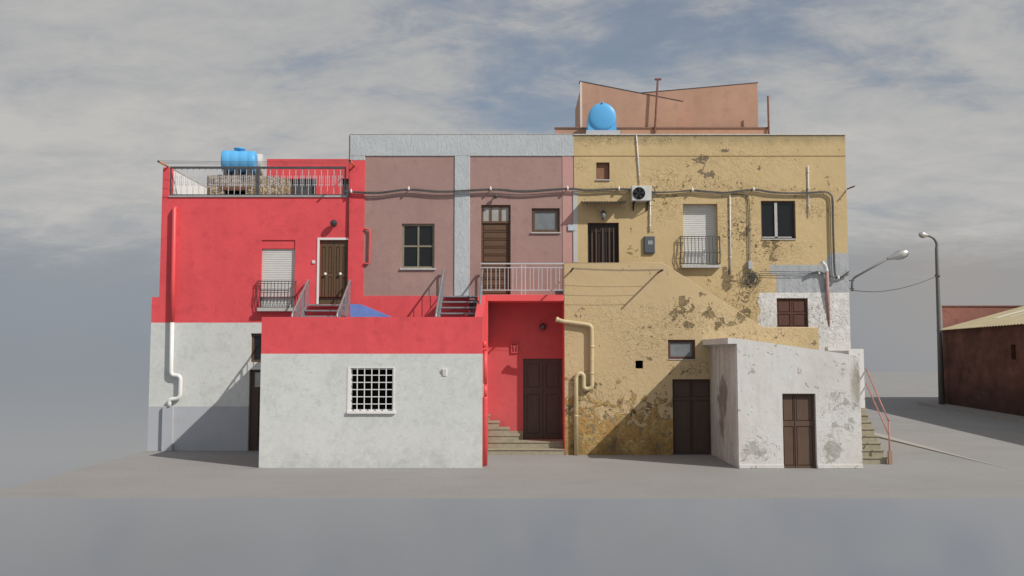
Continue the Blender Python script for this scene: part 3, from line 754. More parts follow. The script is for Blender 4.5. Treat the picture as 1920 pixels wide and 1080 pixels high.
# ------------------------------------------------------------------ steel stairs
def steel_stairs(label, X0, X1, ytop, ztop, n, run, rise, railh, g, right_h=None, landing=.3):
    t = thing('steel_staircase', label, 'staircase', ((X0 + X1) / 2, ytop - n * run, zfl), g)
    for i in range(n):
        y1 = ytop - i * run; z = ztop - i * rise
        y0 = y1 - (landing if i == 0 else run) + (0 if i == 0 else .0)
        if i > 0: y1 -= landing - run; y0 = y1 - run
        MB().box(X0 + .03, X1 - .03, y0 - .02, y1, z - .04, z).build('tread', 'greymetal', t, .004)
    yb_ = ytop - landing - (n - 1) * run; zb = ztop - n * rise
    for x in (X0, X1):
        A = [(ytop - landing, ztop - .02), (ytop - landing, ztop - .24), (yb_, zfl), (yb_, zfl + .22)]
        s = 1 if x == X1 else -1
        MB().hull([(x - .02, y, z) for y, z in A], [(x + .02, y, z) for y, z in A]).build('stringer', 'greymetal', t)
        r = MB(); top = Vector((x, ytop - .08, ztop + railh)); bot = Vector((x, yb_, zb + rise + railh * .93))
        r.tube(fillet([top + Vector((0, .05, -.1)), top, bot, bot + Vector((0, 0, -railh * .95))], .08), .028, 10)
        for f in (0, .33, .66, 1):
            p = top.lerp(bot, f); r.box(x - .016, x + .016, p.y - .016, p.y + .016, p.z - railh, p.z - .02)
        lo = Vector((0, 0, -railh * .82)); r.bar(top + lo, bot + lo, .022)
        k = r.build('handrail', 'greymetal', t)
        for i in range(1, 15):
            p = top.lerp(bot, i / 15); MB().box(x - .006, x + .006, p.y - .006, p.y + .006, p.z - railh * .82, p.z - .02).build('baluster', 'greymetal', k)
    return t
ztp = gz(570.5, YA - .35)
X0, X1 = gx(577, 523, YA - .15), gx(655.5, 523, YA - .15)
steel_stairs('grey steel stairs on terrace rising to the brown panelled door of red house', X0, X1, YR - .03, ztp, 7, .27, .172, .72, 'steel stairs on the annex terrace')
X0, X1 = gx(829, 506, YA - .4), gx(904, 498, YA - .4)
steel_stairs('grey steel stairs on terrace rising to the railed balcony of pink house', X0 + .02, X1, YA - .02, zbal - .01, 9, .25, .17, .80, 'steel stairs on the annex terrace', landing=.6)
# blue sheet
b = MB(); yc0, yc1 = 24.1, 24.75
A = [pt(656.5, 640, yc0), pt(656.5, 570, yc0), pt(675, 570.3, yc0), pt(738, 596, yc0), pt(738, 640, yc0)]
A = [Vector((p.x, p.y, max(p.z, zfl))) for p in A]
b.hull(A[::-1], [p + Vector((0, yc1 - yc0, 0)) for p in A][::-1]); tag(b.build('blue_cover', 'bluetarp', None, .015), 'blue sheet sloping over something on the terrace between steel stairs', 'cover')

# ================================================================== ENTRANCE PORCH + BALCONY (part of pink house)
xj0 = gx(914.6, 700, YP); xj1 = gx(1057.6, 700, YP); YQ = YP + .915
zs1 = gz(564.5, YP)
b = MB(); b.box(xg1, xj1, YP, YA + .0, zs1, zbal - .001); b.build('balcony_slab', 'redlight', ph, .012)
b = MB(); b.box(xg1 + .001, xj0, YP + .002, YP + .25, 0, zs1 - .001); b.box(xg1 - .2, xj0 - .02, YP + .2505, YQ, 0, zs1 - .001); b.build('porch_pier', 'redlight', ph)
Rpo = rect(981, 672.4, 1055, 820.6, YQ); Rpo = (Rpo[0], Rpo[1], .331, Rpo[3])
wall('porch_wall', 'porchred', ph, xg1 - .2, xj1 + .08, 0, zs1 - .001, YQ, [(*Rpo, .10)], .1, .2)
panel_door(ph, Rpo, YQ, .06, 'darkdoor', [(.09, .42), (.58, .91)], [(.07, .56), (.64, .94)])
x0, x1, z0, z1 = rect(958.5, 642.5, 970.5, 662, YQ)
b = MB()
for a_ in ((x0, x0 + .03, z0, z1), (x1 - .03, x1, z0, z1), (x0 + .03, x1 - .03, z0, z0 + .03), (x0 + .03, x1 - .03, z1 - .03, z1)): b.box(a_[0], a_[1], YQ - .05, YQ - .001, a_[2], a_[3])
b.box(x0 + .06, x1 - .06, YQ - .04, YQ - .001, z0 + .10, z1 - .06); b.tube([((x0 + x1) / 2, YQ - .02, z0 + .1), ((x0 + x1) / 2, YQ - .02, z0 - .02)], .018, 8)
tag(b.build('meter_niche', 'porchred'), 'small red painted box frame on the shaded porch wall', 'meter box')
globe_lamp(1018, 612.7, YQ, .10, 'dark globe lamp on shaded red porch wall above the double door')
# porch steps
ps = thing('porch_steps', 'olive concrete steps in red porch turning left below the double door', 'steps', ((xj0 + xj1) / 2, YP, 0))
zA, zB = .155, .33
b = MB(); b.box(xj0, xj1, YP + .004, YQ - .004, .001, zA - .03); b.box(xj0, xj1, YP + .304, YQ - .004, zA, zB - .03); b.build('landing', 'step', ps)
b = MB(); b.box(xj0, xj1 - .001, YP - .02, YP + .303, zA - .0299, zA); b.box(xj0, xj1 - .001, YP + .28, YQ - .004, zB - .0299, zB); b.build('landing_slab', 'step', ps, .004)
yf = YP + .33
for k, px in enumerate((974.6, 956, 937, 918.5)):
    x1 = gx(px, 800, yf); z = zB + .18 * (k + 1)
    MB().box(xj0 + .001 if k < 3 else xj0, x1, yf - .02, YQ - .0215, z - .03, z).box(xj0 + .001, x1 - .035, yf, YQ - .0215, z - .18 + .0005, z - .0305).build('step', 'step', ps)
xs_ = gx(981, 815, YQ)
MB().box(xj0, xs_ - .01, YQ - .018, YQ - .002, zB + .001, zB + .24).build('skirting', 'step', ps)
# balcony railing
yb2 = YP + .04; t = MB()
xa, xb = gx(901, 520, yb2), gx(1057.2, 520, yb2)
zA_, zB_, zC_ = gz(494.3, yb2), gz(501.8, yb2), gz(544, yb2)
for z, w in ((zA_, .018), (zB_, .012), (zC_, .012)): t.box(xa, xb, yb2 - w, yb2 + w, z - w, z + w)
for px in (978.3, 985, 1056.7): x = gx(px, 525, yb2); t.box(x - .012, x + .012, yb2 - .011, yb2 + .011, zbal, zA_ - .019)
br = t.build('balcony_railing', 'palerail', ph)
for px in (914, 920.8, 930, 936.9, 946.4, 953, 961.8, 968.6, 994, 1000.6, 1010, 1016.5, 1026.3, 1033, 1042.4, 1049):
    x = gx(px, 525, yb2); MB().box(x - .008, x + .008, yb2 - .008, yb2 + .008, zC_ + .012, zB_ - .012).build('baluster', 'palerail', br)
x0, x1, z0, z1 = rect(1040.5, 545, 1056.5, 552.3, YP + .35)
b = MB(); b.hull([(x0 + .02, YP + .2, zbal + .001), (x1 - .02, YP + .2, zbal + .001), (x1 - .02, YP + .5, zbal + .001), (x0 + .02, YP + .5, zbal + .001)][::-1], [(x0, YP + .17, zbal + .13), (x1, YP + .17, zbal + .13), (x1, YP + .53, zbal + .13), (x0, YP + .53, zbal + .13)][::-1])
tag(b.build('plastic_tub', 'greyglass', None, .01), 'small grey tub on balcony floor against the yellow wall', 'tub')
# red pipe with valve up the annex corner
yv = YB + .35
xc = gx(909.5, 800, yv)
rp = thing('riser_pipe', 'thick red painted pipe with valve up the corner of grey annex', 'pipe', (xc, yv, 0))
zk = gz(744, yv)
MB().tube([(xc, yv, 0.02), (xc, yv, zk - .03), (xc, yv, zk)], .062, 14).build('lower_length', 'red_pipe', rp)
z9 = gz(655, yv); zmid = gz(721, yv)
MB().tube([(xc, yv, zk + .001), (xc, yv, zmid - .02)], .042, 12).tube([(xc, yv, zmid + .02), (xc, yv, z9)], .05, 12).tube([(xc, yv, zmid - .03), (xc, yv, zmid + .03)], .03, 10).build('upper_length', 'red_pipe', rp)
z8 = gz(642, yv)
b = MB(); b.box(xc - .065, xc + .05, yv - .06, yv + .06, z9 - .02, z9 + .05); b.tube([(xc - .02, yv - .01, z9 + .05), (xc - .02, yv - .01, z8 + .03)], .05, 12); b.tube([(xc - .01, yv - .10, z8 - .06), (xc - .01, yv, z8 - .06)], .035, 10)
b.build('valve', 'red_pipe', rp)

# ================================================================== YELLOW HOUSE
yh = thing('yellow_house', 'tall ochre yellow house with peeling plaster, stair wall and whitewashed corner', 'house', (5, YP, 0))
def W(px, py, Y): return gx(px, py, Y), gz(py, Y)
def blobs(lst, Y):
    out = []
    for px, py, rx, ry, v in lst:
        x, z = W(px, py, Y); out.append((x, z, rx * Y / F, ry * Y / F, v))
    return out
def fld(lst, x, z, mx=True):
    r = 0
    for bx, bz, rx, rz, v in lst:
        d = ((x - bx) / rx) ** 2 + ((z - bz) / rz) ** 2
        if d < 6: r = max(r, v * math.exp(-d * .9)) if mx else r + v * math.exp(-d)
    return min(1, r)
# upper facade
xY0, xY1 = xRr + .0005, gx(1588.3, 400, YA); zY0, zY1 = 2.4, gz(253.5, YA)
Pb = blobs([(1315, 300, 22, 12, .80), (1322, 325, 22, 16, .75), (1360, 285, 14, 9, .85), (1422, 314, 9, 8, .8), (1212, 320, 8, 10, .75), (1235, 345, 10, 14, .7),
            (1365, 525, 14, 26, 1.0), (1356, 540, 8, 10, .9), (1364, 555, 5, 6, .9), (1398, 440, 20, 40, .62), (1452, 458, 26, 12, .78), (1450, 478, 12, 18, .85), (1390, 470, 16, 26, .5), (1396, 590, 18, 14, .8), (1380, 600, 30, 18, .5), (1300, 315, 60, 40, .42)], YA)
Cb = blobs([(1130, 355, 60, 5, .75), (1250, 375, 40, 40, .75), (1240, 335, 40, 22, .7), (1330, 342, 80, 22, .6), (1345, 352, 150, 6, .9), (1500, 358, 70, 6, .9), (1380, 420, 40, 60, .8), (1440, 470, 60, 30, .85), (1400, 560, 50, 60, .85),
            (1535, 395, 35, 14, .8), (1508, 375, 20, 20, .7), (1130, 260, 45, 14, .6), (1225, 260, 50, 10, .6), (1380, 300, 120, 30, .35), (1370, 440, 60, 14, .9), (1250, 350, 300, 60, .15), (1520, 590, 80, 50, .72), (1190, 385, 22, 14, .75), (1090, 310, 25, 15, .4)], YA)
zg0, zg1 = gz(497, YA), gz(549, YA)
gxa, gxb = gx(1456, 520, YA), gx(1552, 490, YA); zg2 = gz(480, YA)
wx0 = gx(1424, 580, YA); wx1 = gx(1428, 600, YA)
def attrA(n, x, z):
    if n == 'mask':
        peel = fld(Pb, x, z); wht = 0.0
        if z < zg1 + .005: wht = max(0, min(1, .5 + (x - wx0) / .35))
        return peel, 0, wht
    gr = 0.0
    if zg1 - .1 < z < zg0 + .01: gr = 1 if x > gxa - .005 else max(0, .66 - (gxa - x) * .9) * (1 if z > zg0 - .25 else .35)
    if x > gxb - .35 and zg0 < z < zg2 + .5: gr = max(gr, (1 - max(0, z - zg2 + .12) / .4) * min(1, (x - gxb + .3) / .45))
    st = max(0, 1 - (zY1 - z) / .45) * .75 + max(0, 1 - abs(z - zg0 + 1.0) / .3) * 0
    return gr, fld(Cb, x, z), st
Ra = rect(1102, 417.5, 1160.6, 492.4, YA); Ra = (Ra[0], Ra[1], gz(540, YA), Ra[3])
Rb = rect(1118, 304.4, 1143, 337, YA); Rc = rect(1281, 382, 1346, 499, YA); Rd = rect(1427, 376.3, 1491.7, 448, YA); Re = rect(1456.7, 559, 1515.3, 613.8, YA)
wall('facade', 'yellow', yh, xY0, xY1, zY0, zY1, YA, [(*Ra, .14), (*Rb, .12), (*Rc, .24), (*Rd, .12), (*Re, .11)], .12, .3, .11,
     cuts=((gxa - .01, gxa), (zg1, zg1 + .01, zg0, zg0 + .012)), attr=attrA)
MB().box(xY0, xY1 - .01, YA + .301, YA + 7, 0, zY1 - .02).build('house_body', 'yellow', yh)
MB().box(xY0 - .01, xY1 + .02, YA - .03, YA + .3, zY1 + .001, zY1 + .03).build('coping', 'flash', yh, .006)
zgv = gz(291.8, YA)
MB().box(xY0, xY1, YA - .014, YA - .001, zgv - .012, zgv + .012).build('groove_strip', 'flash' if False else flat('groove_shade_ochre', (.50, .37, .18), .9), yh)  # strip in darker ochre, painting in the shade of a groove line
MB().box(xRr - .03, xRr + .10, YA - .005, YA - .0015, gz(492, YA), gz(356, YA)).build('grey_quoin', 'ochrestrip', yh)
# openings
panel_door(yh, (Ra[0], Ra[1], Ra[2], Ra[3] - .002), YA, .11, 'slatdoor', [(.05, .12), (.18, .25), (.31, .43), (.56, .66), (.74, .81), (.87, .95)], [(.02, .86)], gap=True)
b = MB()
for f in (.145, .28, .49, .70, .84): x = Ra[0] + (Ra[1] - Ra[0]) * f; b.box(x - .018, x + .018, YA + .075, YA + .0955, Ra[2], Ra[3] - .14)
b.build('door_slats', 'brown', yh)
window(yh, Rb, YA, .10, 'ironred', flat('lit_brown_interior', (.27, .135, .08), .7), 1, 1, .02, (.02, .04, .03))  # flat brown pane painted as the lit interior
roller(yh, (Rc[0], Rc[1], Rc[2], Rc[3] - .002), YA, .22, .055)
sl = rect(1278, 497, 1351, 502, YA - .15)
MB().box(sl[0], sl[1], YA - .17, YA + .2, sl[2], sl[3]).build('balcony_slab', 'sill', yh, .006)
juliet(yh, 1276.5, 1350, 443.5, 496, YA, 12, .12, .04, (.08, .56))
window(yh, Rd, YA, .09, 'brown', 'glass', 1, 1, .04, (.0, .03, .03))
b = MB(); xm = Rd[0] + (Rd[1] - Rd[0]) * .445; b.box(xm - .04, xm + .04, YA + .045, YA + .058, Rd[2] + .04, Rd[3] - .05).box(Rd[0] + .04, Rd[1] - .11, YA + .045, YA + .057, Rd[2] + .041, Rd[2] + .07); b.build('window_mullion', 'sill', yh)
panel_door(yh, Re, YA, .07, 'ironred', [(.05, .44), (.54, .93)], [(.05, .46), (.52, .95)], name='window_shutter')

# stair wall in front
zQ = gz(614.2, YP); zT = gz(493.3, YP); xP0, xP1 = gx(1058.8, 700, YP), gx(1535, 635, YP)
xk0, xk1 = gx(1242, 493, YP), gx(1431, 614, YP)
def topP(x): return zT if x < xk0 else (zT + (zQ - zT) * (x - xk0) / (xk1 - xk0) if x < xk1 else zQ)
PbP = blobs([(1078, 590, 14, 16, .62), (1092, 572, 8, 4, .7), (1285, 575, 26, 22, .80), (1270, 585, 18, 22, .8), (1322, 552, 14, 9, .85), (1330, 590, 16, 20, .82), (1349, 604, 12, 18, .88), (1374, 606, 15, 12, .9), (1395, 592, 14, 12, .85),
             (1290, 608, 26, 10, .68), (1210, 615, 20, 8, .68), (1205, 635, 18, 20, .52), (1215, 675, 12, 12, .5), (1293, 700, 30, 8, .6), (1470, 630, 7, 9, .9), (1527, 643, 6, 6, .8), (1165, 585, 10, 14, .5), (1208, 582, 30, 14, .45), (1115, 722, 14, 12, .62), (1135, 770, 30, 22, .60), (1070, 770, 16, 30, .5), (1215, 765, 20, 16, .55), (1250, 770, 12, 40, .5), (1330, 580, 90, 30, .35)], YP)
CbP = blobs([(1160, 600, 110, 30, .32), (1215, 640, 60, 40, .6), (1300, 600, 120, 30, .65), (1420, 625, 120, 20, .5), (1120, 740, 70, 40, .45), (1300, 690, 40, 20, .7), (1060, 700, 20, 140, .3), (1180, 690, 60, 40, .25), (1140, 570, 80, 10, .25)], YP)
DbP = blobs([(1075, 850, 70, 95, 1), (1150, 850, 80, 85, 1), (1230, 850, 60, 95, 1), (1270, 850, 40, 70, 1), (1068, 765, 18, 30, .6), (1120, 765, 50, 25, .5), (1215, 770, 40, 28, .5)], YP)
def attrP(n, x, z):
    if n == 'mask': return fld(PbP, x, z), fld(DbP, x, z), 0
    ln = 0
    return 0, fld(CbP, x, z), 0
Rf = rect(1252.5, 637, 1303.7, 673.6, YP); Rg_ = (gx(1261.6, 780, YP), gx(1333.8, 780, YP), -.01, gz(711, YP)); Rh = rect(1191.6, 676, 1206, 691, YP)
wall('stair_wall', 'yellow', yh, xP0, xP1, 0, zQ, YP, [(*Rf, .11), (*Rg_, .14), (*Rh, .2)], .12, .18, .11, cuts=((xk0, xk1), ()), attr=attrP, top=topP)
MB().tube([(xP0 + .01, YP + .012, zT), (xk0, YP + .012, zT), (xk1, YP + .012, zQ), (xP1 - .01, YP + .012, zQ)], .014, 8).build('edge_highlight', flat('highlight_yellow_edge', (.58, .45, .27), .9), yh)  # thin rounded tube added to draw a highlight along the wall top
MB().box(xP0 + .02, xP1 - .02, YP + .1805, YA - .002, 0, 2.3).build('stair_core', 'yellow', yh)
MB().box(xP0 - .012, xP0 - .001, YP + .006, YQ - .001, 0.001, zs1 - .002).build('porch_reveal', 'redlight', yh)
b = MB(); n = 12
for i in range(14):
    x = xk0 + (xk1 + 1.2 - xk0) * i / 14; xx = xk0 + (xk1 + 1.2 - xk0) * (i + 1) / 14; z = zT - .95 - (i + 1) * .17
    if z > 2.35: b.box(x, xx, YP + .185, YA - .003, 2.301, z)
b.box(xP0 + .02, xk0, YP + .185, YA - .003, 2.301, zT - .95); b.build('outdoor_stairs', 'step', yh)
window(yh, Rf, YP, .085, 'ironred', 'greyglass', 1, 1, .075, (.0, .02, .02))
panel_door(yh, (Rg_[0], Rg_[1], .005, Rg_[3] - .002), YP, .11, 'darkdoor', [(.03, .48), (.52, .97)], [(.02, .72), (.76, .98)])
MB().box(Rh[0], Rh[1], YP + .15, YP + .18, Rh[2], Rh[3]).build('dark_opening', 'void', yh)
clothes_line(pt(1066.5, 505, YP) + Vector((.06, 0, -.05)), pt(1234, 511, YP), YP, .70, 'rust', 'clothes line on two rusty rods along the yellow stair wall', .026)

x0, x1, z0, z1 = rect(1065, 421.5, 1079.5, 432.5, YA)
tag(MB().box(x0, x1, YA - .02, YA - .0055, z0, z1).build('wall_plate', flat('pale_blue_plate', (.50, .57, .62), .6), None, .004), 'small pale blue plate where pink and yellow walls meet', 'plate')
# lean awning over upper door
aw = thing('door_awning', 'thin dark corrugated awning over the slatted upper door of yellow house', 'awning', (gx(1131, 382, YA), YA, gz(382, YA)))
b = MB(); x0, x1 = gx(1091, 382, YA - .2), gx(1172, 382, YA - .2); zb0 = gz(381.5, YA); zf0 = gz(379.3, YA - .40); n = 64
def aw_z(i): return .012 * math.sin(i * 1.5)
for i in range(n):
    xa, xb = x0 + (x1 - x0) * i / n, x0 + (x1 - x0) * (i + 1) / n
    for dz, rev in ((0, False), (-.022, True)):
        q = [(xa, YA - .40, zf0 + aw_z(i) + dz), (xb, YA - .40, zf0 + aw_z(i + 1) + dz), (xb, YA, zb0 + .06 + aw_z(i + 1) + dz), (xa, YA, zb0 + .06 + aw_z(i) + dz)]
        b.face(q[::-1] if rev else q)
    b.face([(xa, YA - .40, zf0 + aw_z(i) - .022), (xb, YA - .40, zf0 + aw_z(i + 1) - .022), (xb, YA - .40, zf0 + aw_z(i + 1)), (xa, YA - .40, zf0 + aw_z(i))])
b.build('awning_sheet', flat('dark_old_sheet', (.055, .042, .034), .8, 0, .3, 12, .4), aw)
b = MB()
for x in (x0 + .15, x1 - .15): b.bar((x, YA - .36, zf0 - .03), (x, YA, zb0 + .02), .02)
b.build('awning_bracket', 'darkmetal', aw)
# lantern
c = pt(1131, 404, YA - .14)
ln = thing('lantern', 'grey lantern on yellow wall between awning and slatted door', 'wall lamp', (c.x, YA, c.z))
MB().lathe([(.02, -.11), (.05, -.10), (.075, 0), (.07, .07), (.03, .075)], Matrix.Translation(c), 16).build('lantern_glass', 'greyglass', ln)
MB().lathe([(.085, .075), (.06, .11), (.03, .14), (.012, .16)], Matrix.Translation(c), 16).tube([c + Vector((0, 0, .1)), c + Vector((0, .14, .1))], .014, 8).lathe([(.035, -.14), (.03, -.112)], Matrix.Translation(c), 12).build('lantern_cap', 'darkmetal', ln)
# air conditioner
dA = .34
ac = thing('air_conditioner', 'white outdoor air conditioner with black round fan bracketed on yellow wall', 'air conditioner', (gx(1204, 362, YA), YA, gz(376, YA)))
x0, x1, z0, z1 = rect(1184.8, 348, 1221.5, 376.2, YA - dA)
yf0 = YA - dA
MB().box(x0, x1, yf0, YA - .06, z0, z1).build('casing', 'acwhite', ac, .015)
fx, fz = gx(1198.3, 362.3, yf0), gz(362.3, yf0); fr_ = 11.6 * yf0 / F
rotf = Matrix.Translation((fx, yf0 - .004, fz)) @ Matrix.Rotation(math.pi / 2, 4, 'X')
MB().lathe([(fr_, -.003), (fr_, .012), (fr_ * .93, .012), (fr_ * .93, -.003)], rotf, 32).build('fan_ring', 'black', ac)
MB().lathe([(fr_ * .93, -.003), (fr_ * .92, 0.001), (.002, .001)], rotf, 32).build('fan_well', 'void', ac)
b = MB()
for k in range(5):
    a = k * 2 * math.pi / 5; pts = []
    for r_, da in ((.22, -.25), (.88, -.2), (.88, .45), (.22, .5)): pts.append(rotf @ Vector((fr_ * r_ * math.cos(a + da), fr_ * r_ * math.sin(a + da), .004 + .003 * (da > 0))))
    b.face(pts)
b.lathe([(fr_ * .2, .002), (fr_ * .2, .012), (.002, .013)], rotf, 16); b.build('fan', flat('grey_fan_blade', (.07, .07, .072), .5), ac)
b = MB()
for k in (.25, .42, .6, .78, .93):
    ring = [rotf @ Vector((fr_ * k * math.cos(a * math.pi / 16), fr_ * k * math.sin(a * math.pi / 16), .017)) for a in range(33)]; b.tube(ring, .0035, 5, False)
for k in range(10): a = k * math.pi / 5; b.tube([rotf @ Vector((0, 0, .017)), rotf @ Vector((fr_ * math.cos(a), fr_ * math.sin(a), .017))], .0035, 5)
b.build('fan_guard', 'black', ac)
for x in (x0 + .06, x1 - .10):
    b = MB(); b.box(x, x + .035, yf0 + .02, YA - .002, z0 - .04, z0 - .001); b.box(x + .001, x + .034, YA - .035, YA - .0025, z0 - .24, z0 - .041); b.bar((x + .0175, yf0 + .05, z0 - .05), (x + .0175, YA - .03, z0 - .22), .02); b.build('bracket', 'black', ac)
b = MB().tube(smooth_path([pt(1223, 350, YA - .12), pt(1227, 352, YA - .12), pt(1228, 362, YA - .1), pt(1225, 370, YA - .12), pt(1222, 372, YA - .14)]), .014, 6); b.tube([pt(1221, 362, YA - .15), pt(1229, 364, YA - .06)], .012, 6); b.build('pipework', 'cable', ac)
conduit(1193.3, 254, 1200, 347, YA, 'white conduit running from roof edge down to the air conditioner', .016)
conduit(1219.3, 378, 1218.5, 434.5, YA, 'white conduit hanging below the air conditioner', .018)
conduit(1368.5, 365.5, 1370.3, 512, YA, 'white conduit right of the yellow house roller shutter', .017)
conduit(1515.3, 311, 1517, 406, YA, 'short white conduit near the top right corner of yellow wall', .015)
# meter box
x0, x1, z0, z1 = rect(1207.6, 443, 1228, 475, YA - .06)
mb_ = thing('meter_box', 'dark grey meter box on yellow wall between slatted door and roller shutter', 'meter box', ((x0 + x1) / 2, YA, z0))
MB().box(x0, x1, YA - .07, YA - .002, z0, z1).build('box_casing', 'boxgrey', mb_, .012)
MB().box(x0 + .02, x1 - .02, YA - .078, YA - .0705, z0 + .02, z1 - .02).build('box_door', 'boxgrey', mb_, .004)
xa, xb, za, zb = rect(1215.6, 451.6, 1223.2, 457.6, YA - .078)
b = MB(); w = .011
for q in ((xa, xa + w, za, zb), (xb - w, xb, za, zb), (xa + w, xb - w, za, za + w), (xa + w, xb - w, zb - w, zb)): b.box(q[0], q[1], YA - .082, YA - .0785, q[2], q[3])
b.box(xa + .03, xb - .03, YA - .0815, YA - .0785, (za + zb) / 2 - .008, (za + zb) / 2 + .008)
b.build('box_window', 'white', mb_)

# cream drain pipe on stair wall
yc = YP - .08
q = fillet([pt(1046, 599.5, yc), pt(1053, 602, yc), pt(1109.5, 610, yc), pt(1110, 726, yc), pt(1101, 730, yc), pt(1094.5, 727, yc), pt(1094.5, 703, yc), pt(1087, 699, yc), pt(1080.2, 705, yc), pt(1080.6, 852.6, yc)], .13, 6)
dp2 = thing('drainpipe', 'cream painted drainpipe looping down the yellow stair wall', 'downpipe', (q[-1].x, YP, 0))
MB().tube(q, .058, 14).build('pipe_run', 'cream_pipe', dp2)
p = pt(1047, 599.8, yc); MB().tube([p, p - Vector((.07, 0, -.02))], .072, 14).build('pipe_mouth', 'cream_pipe', dp2)
for px, py in ((1110, 650), (1110, 700), (1080.4, 780)):
    p = pt(px, py, yc); MB().tube([p - Vector((0, 0, .025)), p + Vector((0, 0, .025))], .064, 14).box(p.x - .02, p.x + .02, yc, YP - .001, p.z - .018, p.z + .018).build('pipe_clip', 'cream_pipe', dp2)

# vent pipe with white hood
yv = YA - .10
vp = thing('vent_pipe', 'mauve stove pipe with bent white hood on the whitewashed corner', 'vent pipe', (gx(1552, 560, YA), YA, gz(618, YA)))
MB().tube(smooth_path([pt(1540.5, 492.5, yv - .22), pt(1543.5, 494, yv - .15), pt(1547.5, 500, yv - .04), pt(1550, 509, yv)], 5), [.055] * 15 + [.056], 12).build('hood', 'white_pipe', vp)
a, b_ = pt(1550.2, 508.5, yv), pt(1553.6, 618.5, YA + .055)
MB().tube([a, a.lerp(b_, .33), a.lerp(b_, .34), a.lerp(b_, .6), a.lerp(b_, .61), b_], [.052, .052, .06, .06, .05, .05], 12).build('pipe_length', 'mauve_pipe', vp)

# ------------------------------------------------------------------ cables
yk = YA - .075
def cab(lst, y=yk): return [pt(a, b, y) for a, b in lst]
main = [(646.5, 358.4), (659, 359.7), (710, 361.3), (766.6, 355.3), (833, 358.9), (920, 355), (983, 359), (1064, 353.8), (1102, 357), (1160, 354.3), (1190, 357), (1223, 360.3), (1262, 359.8), (1298, 357), (1330, 359.5), (1360, 361), (1412.4, 356), (1446, 360), (1481, 362), (1520, 361), (1545.4, 360), (1557, 364), (1561, 375), (1562, 420), (1563.5, 470), (1565.6, 512), (1571, 521), (1580, 518), (1592, 509)]
cb = thing('overhead_cable', 'black cable bundle strung in shallow loops across all three house fronts', 'cable', tuple(pt(960, 357, YA)))
for k, (dy, dz, r) in enumerate(((0, 0, .016), (-.012, -.022, .012), (.02, .018, .010))):
    pts = []
    for i, (a, b) in enumerate(main):
        sag = (0 if (i % 2) else random.uniform(-1, 1) * 1.0)
        p = pt(a, b + sag * (k > 0), yk + dy); vert = i > 21
        pts.append(p + (Vector((dz, 0, 0)) if vert else Vector((0, 0, dz))))
    MB().tube(smooth_path(pts, 6), r, 7).build('cable_strand', 'cable', cb)
for px, py in ((659, 358.5), (766.6, 353.5), (920, 353.5), (1064, 352.5), (1160, 353), (1298, 355.5), (1412.4, 354.5), (1571, 520)):
    p = pt(px, py, yk); b = MB(); b.tube([(p.x, YA + .03, p.z - .02), (p.x, yk - .06, p.z - .02)], .014, 7); b.lathe([(.012, -.06), (.034, -.05), (.03, 0), (.018, .03), (.006, .06)], Matrix.Translation((p.x, yk - .05, p.z)), 10); b.build('insulator', 'white', cb)
# telephone wires to the corner
tw = thing('telephone_wire', 'pair of thin wires from coil and box to the whitewashed corner', 'cable', tuple(pt(1480, 510, YA)))
for dy in (0, 4):
    MB().tube(smooth_path(cab([(1424, 508.5 + dy), (1480, 509.5 + dy * 1.1), (1536, 510.5 + dy * .5), (1556, 516 + dy * .3), (1571, 521 + dy * .4), (1592, 513 + dy * .5)], YA - .08)), .009, 6).build('wire', 'cable', tw)
p = pt(1536, 510, YA - .08); MB().box(p.x - .02, p.x + .02, YA - .10, YA - .002, p.z - .05, p.z + .04).build('wire_clip', 'white', tw)
# coil
c = pt(1409.7, 521.5, YA - .05); b = MB()
for k in range(15):
    r_ = random.uniform(.06, .23); cx, cz = random.gauss(0, .06), random.gauss(0, .06); e = random.uniform(.8, 1.1); ph0 = random.random() * 6
    b.tube([c + Vector((cx + r_ * math.cos(a * math.pi / 12 + ph0), random.uniform(-.02, .02), cz + r_ * e * math.sin(a * math.pi / 12 + ph0))) for a in range(22 + k % 3)], .0065, 5)
b.tube(smooth_path([c + Vector((-.2, 0, -.1)), c + Vector((-.28, 0, -.35)), c + Vector((-.1, 0, -.45)), c + Vector((.06, 0, -.3))]), .006, 5)
tag(b.build('cable_coil', 'cable'), 'tangled coil of black wire hanging below small grey junction box', 'cable coil')
x0, x1, z0, z1 = rect(1402.3, 489.5, 1410.4, 505, YA - .08)
b = MB().box(x0, x1, YA - .10, YA - .002, z0, z1); b.box(x0 + .012, x1 - .012, YA - .108, YA - .1002, z0 + .015, z1 - .015); tag(b.build('junction_box', 'junction', None, .006), 'small pale grey junction box above the wire coil', 'junction box')
b = MB()
for o_ in (0, 3.2): b.tube(smooth_path(cab([(1371, 364 + o_ * .2), (1385, 364), (1396 + o_ * .6, 366), (1401.5 + o_ * .8, 374), (1402.7 + o_, 400), (1403 + o_, 450), (1403.6 + o_ * .8, 489)], YA - .03)), .010, 6)
tag(b.build('conduit', 'cable'), 'pair of slim grey conduits dropping into the small junction box', 'conduit')
# rod at the top right corner
p = pt(1588.5, 354.5, YA + .02); tag(MB().tube([p, p + Vector((.10, -.30, .03))], .022, 8).build('corner_rod', 'rust'), 'rusty rod sticking out of the upper right corner of yellow house', 'rod')

